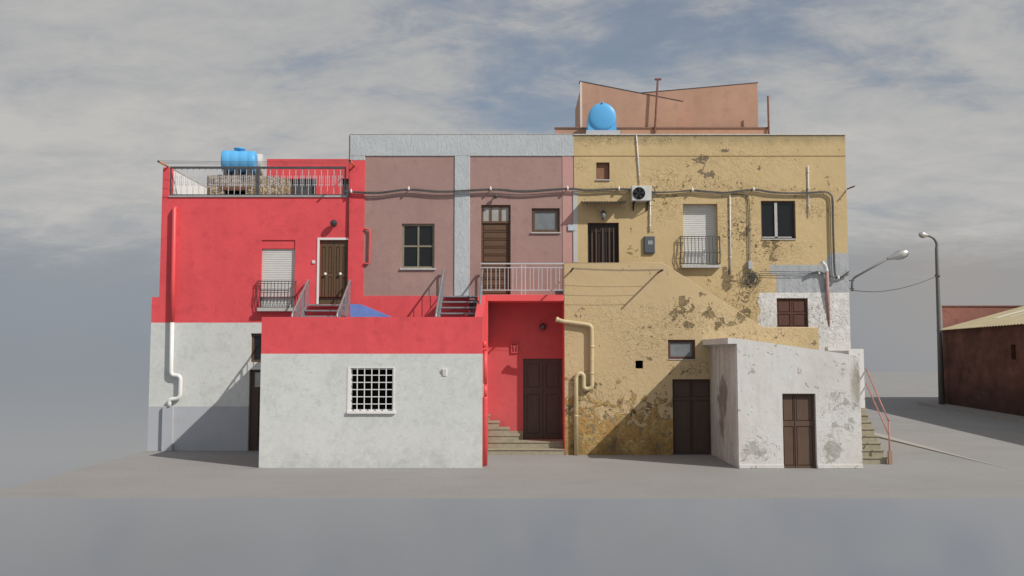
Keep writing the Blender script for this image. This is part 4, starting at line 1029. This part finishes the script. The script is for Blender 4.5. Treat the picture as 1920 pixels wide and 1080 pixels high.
# ================================================================== ROOF
rf = thing('rooftop_room', 'salmon rendered rooftop room with butterfly roofline above yellow house', 'rooftop room', (7, YA + 2, zY1))
y1, y2 = YA + 1.5, YA + 1.62
zb0 = zY1 - .4
a = rect(1041.5, 239.5, 1441, 250, y1)
b = MB(); b.box(a[0], a[1], y1, y1 + .10, zb0, a[3] - .03); b.cur = 1; b.box(a[0] - .03, a[1] + .03, y1 - .03, y1 + .11, a[3] - .0295, a[3] + .015); b.build('low_parapet', ['salmon', flat('brown_coping', (.24, .14, .11), .8)], rf)
def L(px, py, y): v = pt(px, py, y); return (v.x, v.z)
A = L(1088, 152.5, y2); Bq = L(1281, 190.6, y2); b = MB()
b.prism([(A[0], zb0), (Bq[0], zb0), Bq, A], y2, y2 + .25)
b.build('left_wall', 'salmon', rf)
# left flank falls away to the back
xw = A[0]; sd = MB(); P4 = [(y2 + .2505, zb0), (y2 + 2.3, zb0), (y2 + 2.3, gz(206, y2 + 2.3)), (y2 + .2505, A[1] - .25)]
sd.hull([(xw + .2, y, z) for y, z in P4], [(xw, y, z) for y, z in P4]); sd.build('flank_wall', 'salmon', rf)
MB().box(xw - .012, xw + .05, y2 - .012, y2 - .001, zb0, A[1] - .02).build('corner_strip', 'corner', rf)
y3 = y2 + .30
Cq, Dq = L(1195, 175.2, y3), L(1420, 155.3, y3)
b = MB(); b.prism([(Cq[0], zb0), (Dq[0], zb0), Dq, Cq], y3, y3 + .25); b.box(xw + .21, Dq[0] - .02, y3 + .2505, y3 + 2, zb0, Bq[1] - .5); b.build('right_wall', 'salmon', rf)
b = MB(); k = .02
b.hull([(A[0] - .02, y2 - .012, A[1] + .001), (Bq[0], y2 - .012, Bq[1] + .001), (Bq[0], y2 - .012, Bq[1] + k), (A[0] - .02, y2 - .012, A[1] + k)], [(A[0] - .03, y2 + .26, A[1] + .001), (Bq[0], y2 + .26, Bq[1] + .001), (Bq[0], y2 + .26, Bq[1] + k), (A[0] - .03, y2 + .26, A[1] + k)])
b.hull([(Cq[0], y3 - .012, Cq[1] + .001), (Dq[0] + .02, y3 - .012, Dq[1] + .001), (Dq[0] + .02, y3 - .012, Dq[1] + k), (Cq[0], y3 - .012, Cq[1] + k)], [(Cq[0], y3 + .6, Cq[1] + .001), (Dq[0] + .02, y3 + .6, Dq[1] + .001), (Dq[0] + .02, y3 + .6, Dq[1] + k), (Cq[0], y3 + .6, Cq[1] + k)])
b.build('roof_edge', 'iron', rf)
yo = y1 - .06
a_, b_ = pt(1227.5, 252, yo), pt(1233.4, 149, yo); c_ = b_
t = MB().tube([a_ - Vector((0, 0, .3)), a_, b_], .032, 10); t.box(b_.x - .10, b_.x + .10, yo - .03, yo + .03, b_.z - .02, b_.z + .03)
tag(t.build('roof_pole', 'rust'), 'tall rusty roof pole with flat cap leaning before the rooftop room', 'pole')
a_, b_ = pt(1441.5, 252, yo), pt(1440, 180, yo)
tag(MB().tube([a_ - Vector((0, 0, .3)), a_, b_], .030, 10).build('roof_pole', 'rust'), 'shorter rusty roof pole right of the rooftop room without cap', 'pole')
# blue tank, end on
yt = YA + .75
c = pt(1129.6, 218, yt - .4); R_ = 26.3 * (yt - .4) / F
tk = drum('water_tank', 'blue water tank seen end on at the roof edge of yellow house', (c.x, yt, c.z), R_, .75, 'y', 'bluetank', (.5,), False, None, zY1)
zc = gz(245.5, yt - .4)
b = MB()
b.hull([(c.x - R_ * 1.06, yt - .36, zc), (c.x + R_ * 1.03, yt - .36, zc), (c.x + R_ * .99, yt - .36, c.z - .05), (c.x + R_ * .5, yt - .36, c.z - R_ * .75), (c.x - R_ * .5, yt - .36, c.z - R_ * .75), (c.x - R_ * .99, yt - .36, c.z - .05)], [(c.x - R_ * 1.06, yt + .36, zc), (c.x + R_ * 1.03, yt + .36, zc), (c.x + R_ * .99, yt + .36, c.z - .05), (c.x + R_ * .5, yt + .36, c.z - R_ * .75), (c.x - R_ * .5, yt + .36, c.z - R_ * .75), (c.x - R_ * .99, yt + .36, c.z - .05)])
b.build('tank_saddle', 'bluetank', tk)
MB().box(c.x - R_ * 1.2, c.x + R_ * 1.25, yt - .5, yt + .5, zc - .5, zc - .001).build('plinth', 'basegrey', tk)
MB().ball((c.x, yt - .42, c.z + R_ * 1.0), .03, 10).build('tank_bung', 'bluetank', tk)

# ================================================================== WHITE ANNEX
wa = thing('white_annex', 'low flaking whitewashed annex with brown double door before yellow house', 'annex', (7, YW, 0))
xw0, xw1 = gx(1384, 770, YW), gx(1614.5, 770, YW)
zl, zr = gz(634.5, YW), gz(673, YW)
WP = [(xw0, gz(634.5, YW)), (gx(1540, 657, YW), gz(656.8, YW)), (gx(1598, 665, YW), gz(665.5, YW)), (gx(1607, 668, YW), gz(668.5, YW)), (xw1 + .01, gz(673, YW))]
def topW(x):
    if x < xw0: return zl + (xw0 - x) * .05
    for (a, b), (c, d) in zip(WP, WP[1:]):
        if x <= c: return b + (d - b) * (x - a) / (c - a)
    return WP[-1][1]
Rk = (gx(1468, 800, YW), gx(1530.5, 800, YW), -.01, gz(738, YW))
PbW = blobs([(1478, 660, 0.1, .1, 0), (1580, 760, 30, 18, .78), (1560, 740, 20, 10, .85), (1585, 785, 24, 14, .5), (1595, 800, 16, 22, .85), (1560, 845, 26, 28, .82), (1565, 800, 12, 18, .72), (1420, 835, 26, 30, .74), (1400, 850, 20, 20, .7), (1430, 855, 14, 14, .7), (1580, 695, 6, 8, .8), (1540, 775, 6, 10, .8), (1608, 700, 8, 40, .6)], YW)
DbW = blobs([(1605, 720, 10, 60, .9), (1580, 700, 6, 10, .6), (1430, 845, 24, 24, .5), (1395, 850, 14, 30, .5), (1560, 840, 30, 30, .5), (1500, 640, 120, 6, .35)], YW)
def attrW(n, x, z):
    return (fld(PbW, x, z), fld(DbW, x, z), 0) if n == 'mask' else (0, 0, 0)
wall('front_wall', 'whitewash', wa, xw0, xw1, 0, zr - .01, YW, [(*Rk, .15)], .15, .2, .12, cuts=([p[0] for p in WP[1:4]], ()), attr=attrW, top=topW)
# left flank
sdm = MB(); ny, nz_ = 22, 24
y0_, y1_ = YW + .2005, YP - .003
for i in range(ny):
    for j in range(nz_):
        ya, yb_ = y0_ + (y1_ - y0_) * i / ny, y0_ + (y1_ - y0_) * (i + 1) / ny; za, zb = (zl - .13) * j / nz_, (zl - .13) * (j + 1) / nz_
        sdm.face([(xw0, yb_, za), (xw0, ya, za), (xw0, ya, zb), (xw0, yb_, zb)])
sdm.box(xw0 + .001, xw0 + .2, y0_, y1_, 0, zl - .135)
o = sdm.build('flank_wall', 'whitewash', wa); off = parent_world(wa)
for an in ('mask', 'mask2'):
    ly = o.data.color_attributes.new(an, 'FLOAT_COLOR', 'POINT')
    for i, v in enumerate(o.data.vertices):
        w = v.co + off; f = (w.y - y0_) / (y1_ - y0_)
        bq = math.exp(-((f - .48) / .22) ** 2 - ((w.z - 1.75) / .45) ** 2) + .7 * math.exp(-((f - .55) / .2) ** 2 - ((w.z - .9) / .6) ** 2) + .4 * math.exp(-((f - .1) / .2) ** 2 - ((w.z - .5) / .8) ** 2)
        ly.data[i].color = (.28, .5, min(1, bq), 1) if an == 'mask' else (0, 0, 0, 1)
# roof: sloping slab with an overhang on the left, right-hand parapet
def ztop(x): return topW(x)
sx0 = xw0 - .22
b = MB(); q = lambda x, dz: (x, topW(x) + dz)
b.hull([(sx0, YW + .22, zl - .13), (xw1 - .45, YW + .22, topW(xw1 - .45) - .2), (xw1 - .45, YW + .22, topW(xw1 - .45) - .08), (sx0, YW + .22, zl + .015)],
       [(sx0, YP - .004, zl - .13), (xw1 - .45, YP - .004, topW(xw1 - .45) - .2), (xw1 - .45, YP - .004, topW(xw1 - .45) - .08), (sx0, YP - .004, zl + .015)])
b.hull([(sx0, YW - .004, zl - .13), (xw0 - .001, YW - .004, zl - .13), (xw0 - .001, YW - .004, zl), (sx0, YW - .004, zl + .014)], [(sx0, YW + .2195, zl - .13), (xw0 - .001, YW + .2195, zl - .13), (xw0 - .001, YW + .2195, zl), (sx0, YW + .2195, zl + .014)])
b.build('roof_slab', 'whitewash', wa)
zpar = 2.865
b = MB(); b.box(xw1 - .18, xw1 - .001, YW + .2005, YP - .4, 0, zpar - .03); b.build('parapet_wall', 'whitewash', wa)
yw2 = 23.98
b = MB(); b.box(xw1, gx(1620.5, 700, yw2), yw2, yw2 + .22, 0, zpar + .02); b.box(gx(1578, 655, yw2), xw1 - .0005, yw2 - .02, yw2 + .25, zpar - .0295, zpar + .075); b.build('end_pier', 'whitewash', wa)
b = MB(); b.box(xw0 - .003, Rk[0], YW - .022, YW - .001, .002, .10); b.box(Rk[1], xw1 + .003, YW - .022, YW - .001, .002, .10); b.build('skirting', 'whitewash', wa, .012)
dd = panel_door(wa, (Rk[0], Rk[1], .005, Rk[3] - .002), YW, .11, 'brown', [(.04, .36), (.44, .93)], [(.03, .56), (.63, .97)], gap=False)
MB().box(Rk[0] + (Rk[1] - Rk[0]) * .385, Rk[0] + (Rk[1] - Rk[0]) * .40, YW + .092, YW + .0955, .02, Rk[3] - .02).build('leaf_gap', 'void', dd)

# outer steps right of the annex
os_ = thing('outer_steps', 'olive concrete steps with salmon handrail beside the whitewashed annex', 'steps', (xw1 + .5, 22.3, 0))
ys0 = yg(870); xe = gx(1664.5, 860, ys0); n = 8; run, rise = .185, .165
for i in range(n):
    y0 = ys0 + i * run; z = rise * (i + 1)
    b = MB(); b.box(xw1 + .001, xe, y0 - .025, yw2 - .002, z - .03, z); b.box(xw1 + .001, xe - .02, y0, yw2 - .002, z - rise + .0005, z - .0305)
    b.build('step', 'step', os_)
hr = thing('stair_handrail', 'salmon painted two bar handrail on olive steps at right of whitewashed annex', 'handrail', (xe, ys0, 0))
xh = xe + .02
bt = Vector((xh, ys0 - .08, gz(789.5, ys0 - .08))); tp = Vector((xh + .0, 24.0, gz(691, 24.0)))
MB().tube([(xh, ys0 - .08, 0.0), bt + Vector((0, 0, .02))], .021, 10).build('post', 'salmonrail', hr)
MB().tube([bt, tp], .018, 10).build('rail', 'salmonrail', hr)
MB().tube([bt - Vector((0, 0, .36)), tp - Vector((0, 0, .40))], .016, 10).build('rail', 'salmonrail', hr)
MB().ball(bt + Vector((0, 0, .03)), .034, 10).build('post_cap', 'salmonrail', hr)
MB().box(xh - .04, xh + .045, ys0 - .12, ys0 - .04, 0.001, .33).build('post_foot', flat('worn_salmon_block', (.36, .22, .15), .8), hr)

# ================================================================== STREET LAMPS
def lamp_head(c, d, length, w, mat_t, parent, tilt):
    u = Vector(d).normalized(); M = Matrix.Translation(c) @ u.to_track_quat('Z', 'Y').to_matrix().to_4x4()
    side = Matrix.Diagonal((1, 1, 1, 1))
    pr = [(w * .30, 0), (w * .42, length * .06), (w * .55, length * .25), (w * .95, length * .45), (w, length * .62), (w * .85, length * .82), (w * .5, length * .95), (w * .05, length)]
    MB().lathe(pr, M @ Matrix.Diagonal((.72, 1, 1, 1)), 20).build('lamp_head', mat_t, parent)
    nrm = M.to_quaternion() @ Vector((1, 0, 0)); nrm = nrm if nrm.z < 0 else -nrm
    cc = Vector(c) + u * length * .66 + nrm * w * .30
    MB().ball(cc, w * .78, 16, .6, 1, 1.3, M=M.to_3x3().normalized().to_4x4()).build('lamp_glass', 'milkglass', parent)
yl = YA + .12
pA, pB = pt(1597, 546, yl), pt(1598, 522.5, yl)
sl_ = thing('street_lamp', 'wall bracket street lamp on the right corner of yellow house', 'street lamp', tuple(pA))
tipY = yl - .35
pC = pt(1665, 485, tipY)
MB().tube(fillet([pA, pB, pC], .12), .032, 10).build('arm', 'postgrey', sl_)
dv = (pt(1706, 472, tipY) - pC)
lamp_head(pC - dv.normalized() * .02, dv, dv.length, .135, 'steel', sl_, 0)
for z in (526, 541): p = pt(1597.2, z, yl); MB().bar(p + Vector((.06, 0, 0)), (xY1 - .02, yl, p.z), .05, .03).build('bracket', 'darkmetal', sl_)
yl2 = yg(758.7, .10)
pb = pt(1766, 758, yl2)
s2 = thing('street_lamp', 'tall tapering street lamp standing at corner of the rust brown shed', 'street lamp', (pb.x, yl2, .1))
top_ = pt(1758.5, 466, yl2)
pts = [Vector((pb.x, yl2, .08)), Vector((pb.x, yl2, top_.z * .45)), Vector((pb.x, yl2, top_.z))]
arc = smooth_path([Vector((pb.x, yl2, top_.z)), pt(1756, 456, yl2), pt(1750, 446.5, yl2), pt(1739.5, 441.5, yl2)], 5)
pts[-1:] = [Vector((pb.x, yl2, top_.z - .3))]
full = pts + arc; rs = [.16, .12, .085] + [.075 - .02 * k / len(arc) for k in range(len(arc))]
MB().tube(full, rs, 12).build('pole', 'postgrey', s2)
a = pt(1739.5, 441.5, yl2); dv = pt(1722, 439.6, yl2) - a
lamp_head(a - dv.normalized() * .05, dv, dv.length + .05, .17, 'steel', s2, 0)
MB().tube([(pb.x, yl2, pt(0, 517, yl2).z - .06), (pb.x, yl2, pt(0, 517, yl2).z + .06)], .13, 12).build('clamp', 'darkmetal', s2)
q = []
for k, (a, b) in enumerate(((1597.5, 543.8), (1615, 546), (1640, 547), (1666, 544.6), (1694, 539.4), (1726, 530), (1758, 517.3))):
    q.append(pt(a, b, yl + (yl2 - .1 - yl) * (k / 6)))
tag(MB().tube(smooth_path(q, 5), .016, 6).build('hanging_cable', 'cable'), 'sagging cable between the bracket lamp and the tall street lamp', 'cable')

# ================================================================== SHED AND BUILDING ON THE RIGHT
zk_ = .12
yc1 = yg(756.6, zk_); C1 = pt(1771, 756.6, yc1); yc2 = yg(780.7, zk_); C2 = pt(1920, 780.7, yc2)
du = (C2 - C1); du.z = 0; du.normalize(); dn = Vector((-du.y, du.x, 0))
if dn.x < 0: dn = -dn
C1.z = 0
def sp(u, w, z): return C1 + du * u + dn * w + Vector((0, 0, z))
Lw, ze = 24.0, 4.02
sh = thing('brown_shed', 'long rust brown shed with cream corrugated roof at the right edge', 'shed', tuple(C1))
def hit(px, py):
    d = ray(px, py); o = Vector((0, 0, H)); t = (C1 - o).dot(dn) / d.dot(dn); p = o + d * t; return (p - C1).dot(du), p.z
u0, zA1 = hit(1895, 646); u1, zA0 = hit(1905, 674)
if u0 > u1: u0, u1 = u1, u0
b = MB()
def wq(ua, ub, za, zb): b.face([sp(ua, 0, za), sp(ub, 0, za), sp(ub, 0, zb), sp(ua, 0, zb)])
zz0, zz1 = min(zA0, zA1), max(zA0, zA1)
wq(0, u0, 0, ze); wq(u1, Lw, 0, ze); wq(u0, u1, 0, zz0); wq(u0, u1, zz1, ze)
for (a1, c1, a2, c2) in ((u0, zz0, u0, zz1), (u0, zz1, u1, zz1), (u1, zz1, u1, zz0), (u1, zz0, u0, zz0)):
    b.face([sp(a1, 0, c1), sp(a2, 0, c2), sp(a2, .3, c2), sp(a1, .3, c1)])
sl2 = .285; Wd = 9.0
b.face([sp(0, 0, 0), sp(0, 0, ze), sp(0, Wd, ze + sl2 * Wd), sp(0, 2 * Wd, ze), sp(0, 2 * Wd, 0)])
b.face([sp(Lw, 0, 0), sp(Lw, 2 * Wd, 0), sp(Lw, 2 * Wd, ze), sp(Lw, Wd, ze + sl2 * Wd), sp(Lw, 0, ze)])
b.face([sp(0, 2 * Wd, 0), sp(0, 2 * Wd, ze), sp(Lw, 2 * Wd, ze), sp(Lw, 2 * Wd, 0)])
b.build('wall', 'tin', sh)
b = MB(); b.face([sp(u0, .28, zz0), sp(u1, .28, zz0), sp(u1, .28, zz1), sp(u0, .28, zz1)]); b.build('slot_window', 'void', sh)
def corr(name, ua, ub, wa, wb, dz, mat, parent):
    b = MB(); n = int((ub - ua) / .055)
    cz = lambda u: .022 * math.sin(u * 2 * math.pi / .33)
    f = lambda u, w: sp(u, w, ze + .05 + (sl2 * w if w <= Wd else sl2 * (2 * Wd - w)) + cz(u) + dz)
    for i in range(n):
        a1, a2 = ua + (ub - ua) * i / n, ua + (ub - ua) * (i + 1) / n
        b.face([f(a1, wa), f(a2, wa), f(a2, wb), f(a1, wb)], True)
    return b.build(name, mat, parent)
r = corr('roof', -.15, Lw + .1, -.3, Wd, 0, 'creamroof', sh); corr('rear_roof', -.15, Lw + .1, Wd, 2 * Wd + .3, 0, 'creamroof', sh)
def rhit(px, py):
    d = ray(px, py); nr = Vector((-sl2 * dn.x, -sl2 * dn.y, 1)); o = Vector((0, 0, H)); t = (C1 + Vector((0, 0, ze + .05)) - o).dot(nr) / d.dot(nr); p = o + d * t - C1
    return p.dot(du), Vector((p.x, p.y, 0)).dot(dn)
for a_, b_ in (((1866, 597), .55), ((1896, 595), .45)):
    u_, w_ = rhit(*a_); corr('skylight', u_ - b_ / 2, u_ + b_ / 2, max(.2, w_), min(8.6, w_ + 4), .012, 'skylight', r)
    print('SKY', u_, w_)
# salmon building behind
yb3 = C1.y + .7; x0 = gx(1767, 600, yb3); ztp = gz(575.3, yb3)
rb = thing('terracotta_building', 'plain terracotta rendered building rising behind the corrugated shed roof', 'building', (x0 + 6, yb3, 0))
q1 = [(x0, yb3), (x0 + 26, yb3), (x0 + 26, yb3 + 5), (x0 + 2.7, yb3 + 5)]
MB().hull([(x, y, 0) for x, y in q1][::-1], [(x, y, ztp) for x, y in q1][::-1]).build('wall', 'darkred', rb)
q1[0] = (x0 - .04, yb3 - .04); q1[1] = (x0 + 26, yb3 - .04)
MB().hull([(x, y, ztp + .001) for x, y in q1][::-1], [(x, y, ztp + .07) for x, y in q1][::-1]).build('coping', 'rust', rb)
# pavement strip along the shed
b = MB(); w_ = 1.0
A = [sp(-1.1, -w_, 0), sp(Lw, -w_, 0), sp(Lw, .0, 0), sp(-1.1, .0, 0)]; up = Vector((0, 0, zk_))
b.hull([p + up for p in A], [p + Vector((0, 0, .001)) for p in A]); struct(b.build('pavement', 'kerb'))
# raised edge of the side road
yA_, yB_ = yg(822), yg(880); xA_ = gx(1652, 822, yA_); xB_ = gx(1893, 878, yB_)
b = MB(); hA = .045
vA, vB = Vector((xA_, yA_, 0)), Vector((xB_, yB_, 0)); dr_ = (vA - vB); far = vB + dr_ * 2.2
h_ = lambda p: Vector((p.x, p.y, .004 + hA * ((p - vB).length / dr_.length)))
off_ = Vector((1.0, .35, 0))
b.face([h_(vB), h_(vB + Vector((.02, 0, 0))), far + off_ * 1.1 + Vector((0, 0, .004)), h_(far)])
b.face([vB + Vector((0, 0, .0)), h_(vB), h_(far), far + Vector((0, 0, 0))])
struct(b.build('road_edge', flat('sunlit_road_edge', (.37, .36, .345), .9, 0, .08, 5, .3)))  # paler colour paints in the brightness of a slope facing the sun

# ================================================================== LIGHT
sd_ = Vector((-1.425, 1.0, -1.40))
L_ = bpy.data.lights.new('sun', 'SUN'); L_.energy = 3.5; L_.angle = math.radians(.5); L_.color = (1, .95, .885)
so = bpy.data.objects.new('sun', L_); C.objects.link(so); so.rotation_euler = sd_.to_track_quat('-Z', 'Y').to_euler(); so.location = (20, 0, 30)

w = bpy.data.worlds.new('World'); sc.world = w; w.use_nodes = True
T = Mat.__new__(Mat); T.t = w.node_tree; T.n = T.t.nodes; T.l = T.t.links; T._pos = None
T.n.clear()
tc = T.n.new('ShaderNodeTexCoord').outputs['Generated']; T._pos = tc
X = T.xyz()
sky = T.n.new('ShaderNodeTexSky'); sky.sky_type = 'NISHITA'; sky.sun_disc = False
sky.sun_elevation = math.radians(38.8); sky.sun_rotation = math.radians(125); sky.dust_density = 2.5
# flat cloud deck: project the direction onto a layer
den = T.math('ADD', T.math('MAXIMUM', X[2], 0.0), .22)
cx = T.math('DIVIDE', X[0], den); cy = T.math('DIVIDE', X[1], den)
cv = T.n.new('ShaderNodeCombineXYZ'); T.l.new(cx, cv.inputs[0]); T.l.new(cy, cv.inputs[1]); cv = cv.outputs[0]
n1 = T.noise(.9, 9, .60, T.map(loc=(2.3, .6, .0), vec=cv), .35)
n2 = T.noise(3.6, 9, .64, T.map(scale=(.8, 1.2, 1), loc=(7.1, 3.2, 0), vec=cv, rot=(0, 0, .5)), .4)
def toward(px, py, k):
    d = ray(px, py).normalized(); q = T.n.new('ShaderNodeVectorMath'); q.operation = 'DISTANCE'; T.l.new(tc, q.inputs[0]); q.inputs[1].default_value = d
    return T.step(q.outputs['Value'], k, 0.0)
blue = T.math('MULTIPLY', toward(1200, 110, .24), .13)
blue = T.math('ADD', blue, T.math('MULTIPLY', toward(1000, -200, .40), .09))
blue = T.math('ADD', blue, T.math('MULTIPLY', toward(1750, -120, .26), .14))
blue = T.math('ADD', blue, T.math('MULTIPLY', toward(560, 190, .10), .04))
blue = T.math('SUBTRACT', blue, T.math('MULTIPLY', toward(200, 300, .50), .12))
blue = T.math('SUBTRACT', blue, T.math('MULTIPLY', toward(1800, 300, .30), .12))
dens = T.math('SUBTRACT', T.math('ADD', T.math('MULTIPLY', n1, .55), T.math('MULTIPLY', n2, .62)), T.math('ADD', blue, .06))
n3 = T.noise(9.0, 8, .66, T.map(scale=(.8, 1.1, 1), loc=(1.1, 5.2, 0), vec=cv), .5)
dens = T.math('ADD', dens, T.math('MULTIPLY', T.math('SUBTRACT', n3, .5), .26))
cover = T.step(dens, .31, .58, .40, 1.0)
ctone = T.math('ADD', T.math('ADD', T.math('MULTIPLY', n2, .5), T.math('MULTIPLY', n1, .3)), T.math('MULTIPLY', n3, .25))
ctone = T.math('ADD', ctone, T.math('MULTIPLY', toward(250, 330, .38), .08))
ctone = T.math('ADD', ctone, T.math('MULTIPLY', toward(1780, 430, .24), .06))
ctone = T.math('SUBTRACT', ctone, T.math('MULTIPLY', T.step(X[2], .16, .36), .07))
ccol = T.ramp(ctone, [(.38, (.315, .34, .375)), (.50, (.415, .42, .425)), (.66, (.52, .508, .49))])
low = T.ramp(T.step(X[2], -.30, .30), [(0, (.225, .232, .245)), (.15, (.285, .287, .293)), (.26, (.325, .325, .325)), (.46, (.25, .275, .305)), (.60, (.26, .293, .335)), (1, (.30, .33, .36))])
lv = T.noise(3.0, 5, .55, tc)
low = T.mix(T.step(lv, .35, .7, 0, .40), low, (.31, .325, .345))
lb = T.noise(3.2, 3, .5, T.map(scale=(1.5, 1, 1.3), loc=(4, 0, 0)))
low = T.mix(T.math('MULTIPLY', T.step(lb, .46, .62), T.step(X[2], -.10, -.20, 0, .5)), low, (.205, .225, .265))
low = T.mix(toward(1800, 500, .22), low, (.34, .325, .315))
ed = T.math('ADD', X[2], T.math('MULTIPLY', T.math('SUBTRACT', n2, .5), .10))
hz = T.step(ed, .075, .15)
ccol = T.mix(hz, low, ccol)
cover = T.math('MAXIMUM', cover, T.math('SUBTRACT', 1, T.step(ed, .09, .2)))
bs = T.n.new('ShaderNodeBackground'); T.l.new(sky.outputs[0], bs.inputs[0]); bs.inputs[1].default_value = .095
bc = T.n.new('ShaderNodeBackground'); T.l.new(ccol, bc.inputs[0]); bc.inputs[1].default_value = 1.0
mx = T.n.new('ShaderNodeMixShader'); T.l.new(cover, mx.inputs[0]); T.l.new(bs.outputs[0], mx.inputs[1]); T.l.new(bc.outputs[0], mx.inputs[2])
T.l.new(mx.outputs[0], T.n.new('ShaderNodeOutputWorld').inputs[0])

for kind, phrase in (('conduit', 'conduits on the house walls'), ('water_tank', 'water tanks on the roofs'), ('clothes_line', 'clothes lines on wall rods'), ('globe_lamp', 'dark globe wall lamps'), ('roof_pole', 'rusty poles on the roof'), ('street_lamp', 'street lamps')):
    for o in C.objects:
        if o.parent is None and o.name.split('.')[0] == kind: o['group'] = phrase
sc.view_settings.view_transform = 'Standard'; sc.view_settings.look = 'None'; sc.view_settings.exposure = 0
sc.cycles.use_denoising = True
sc.cycles.max_bounces = 6; sc.cycles.diffuse_bounces = 2
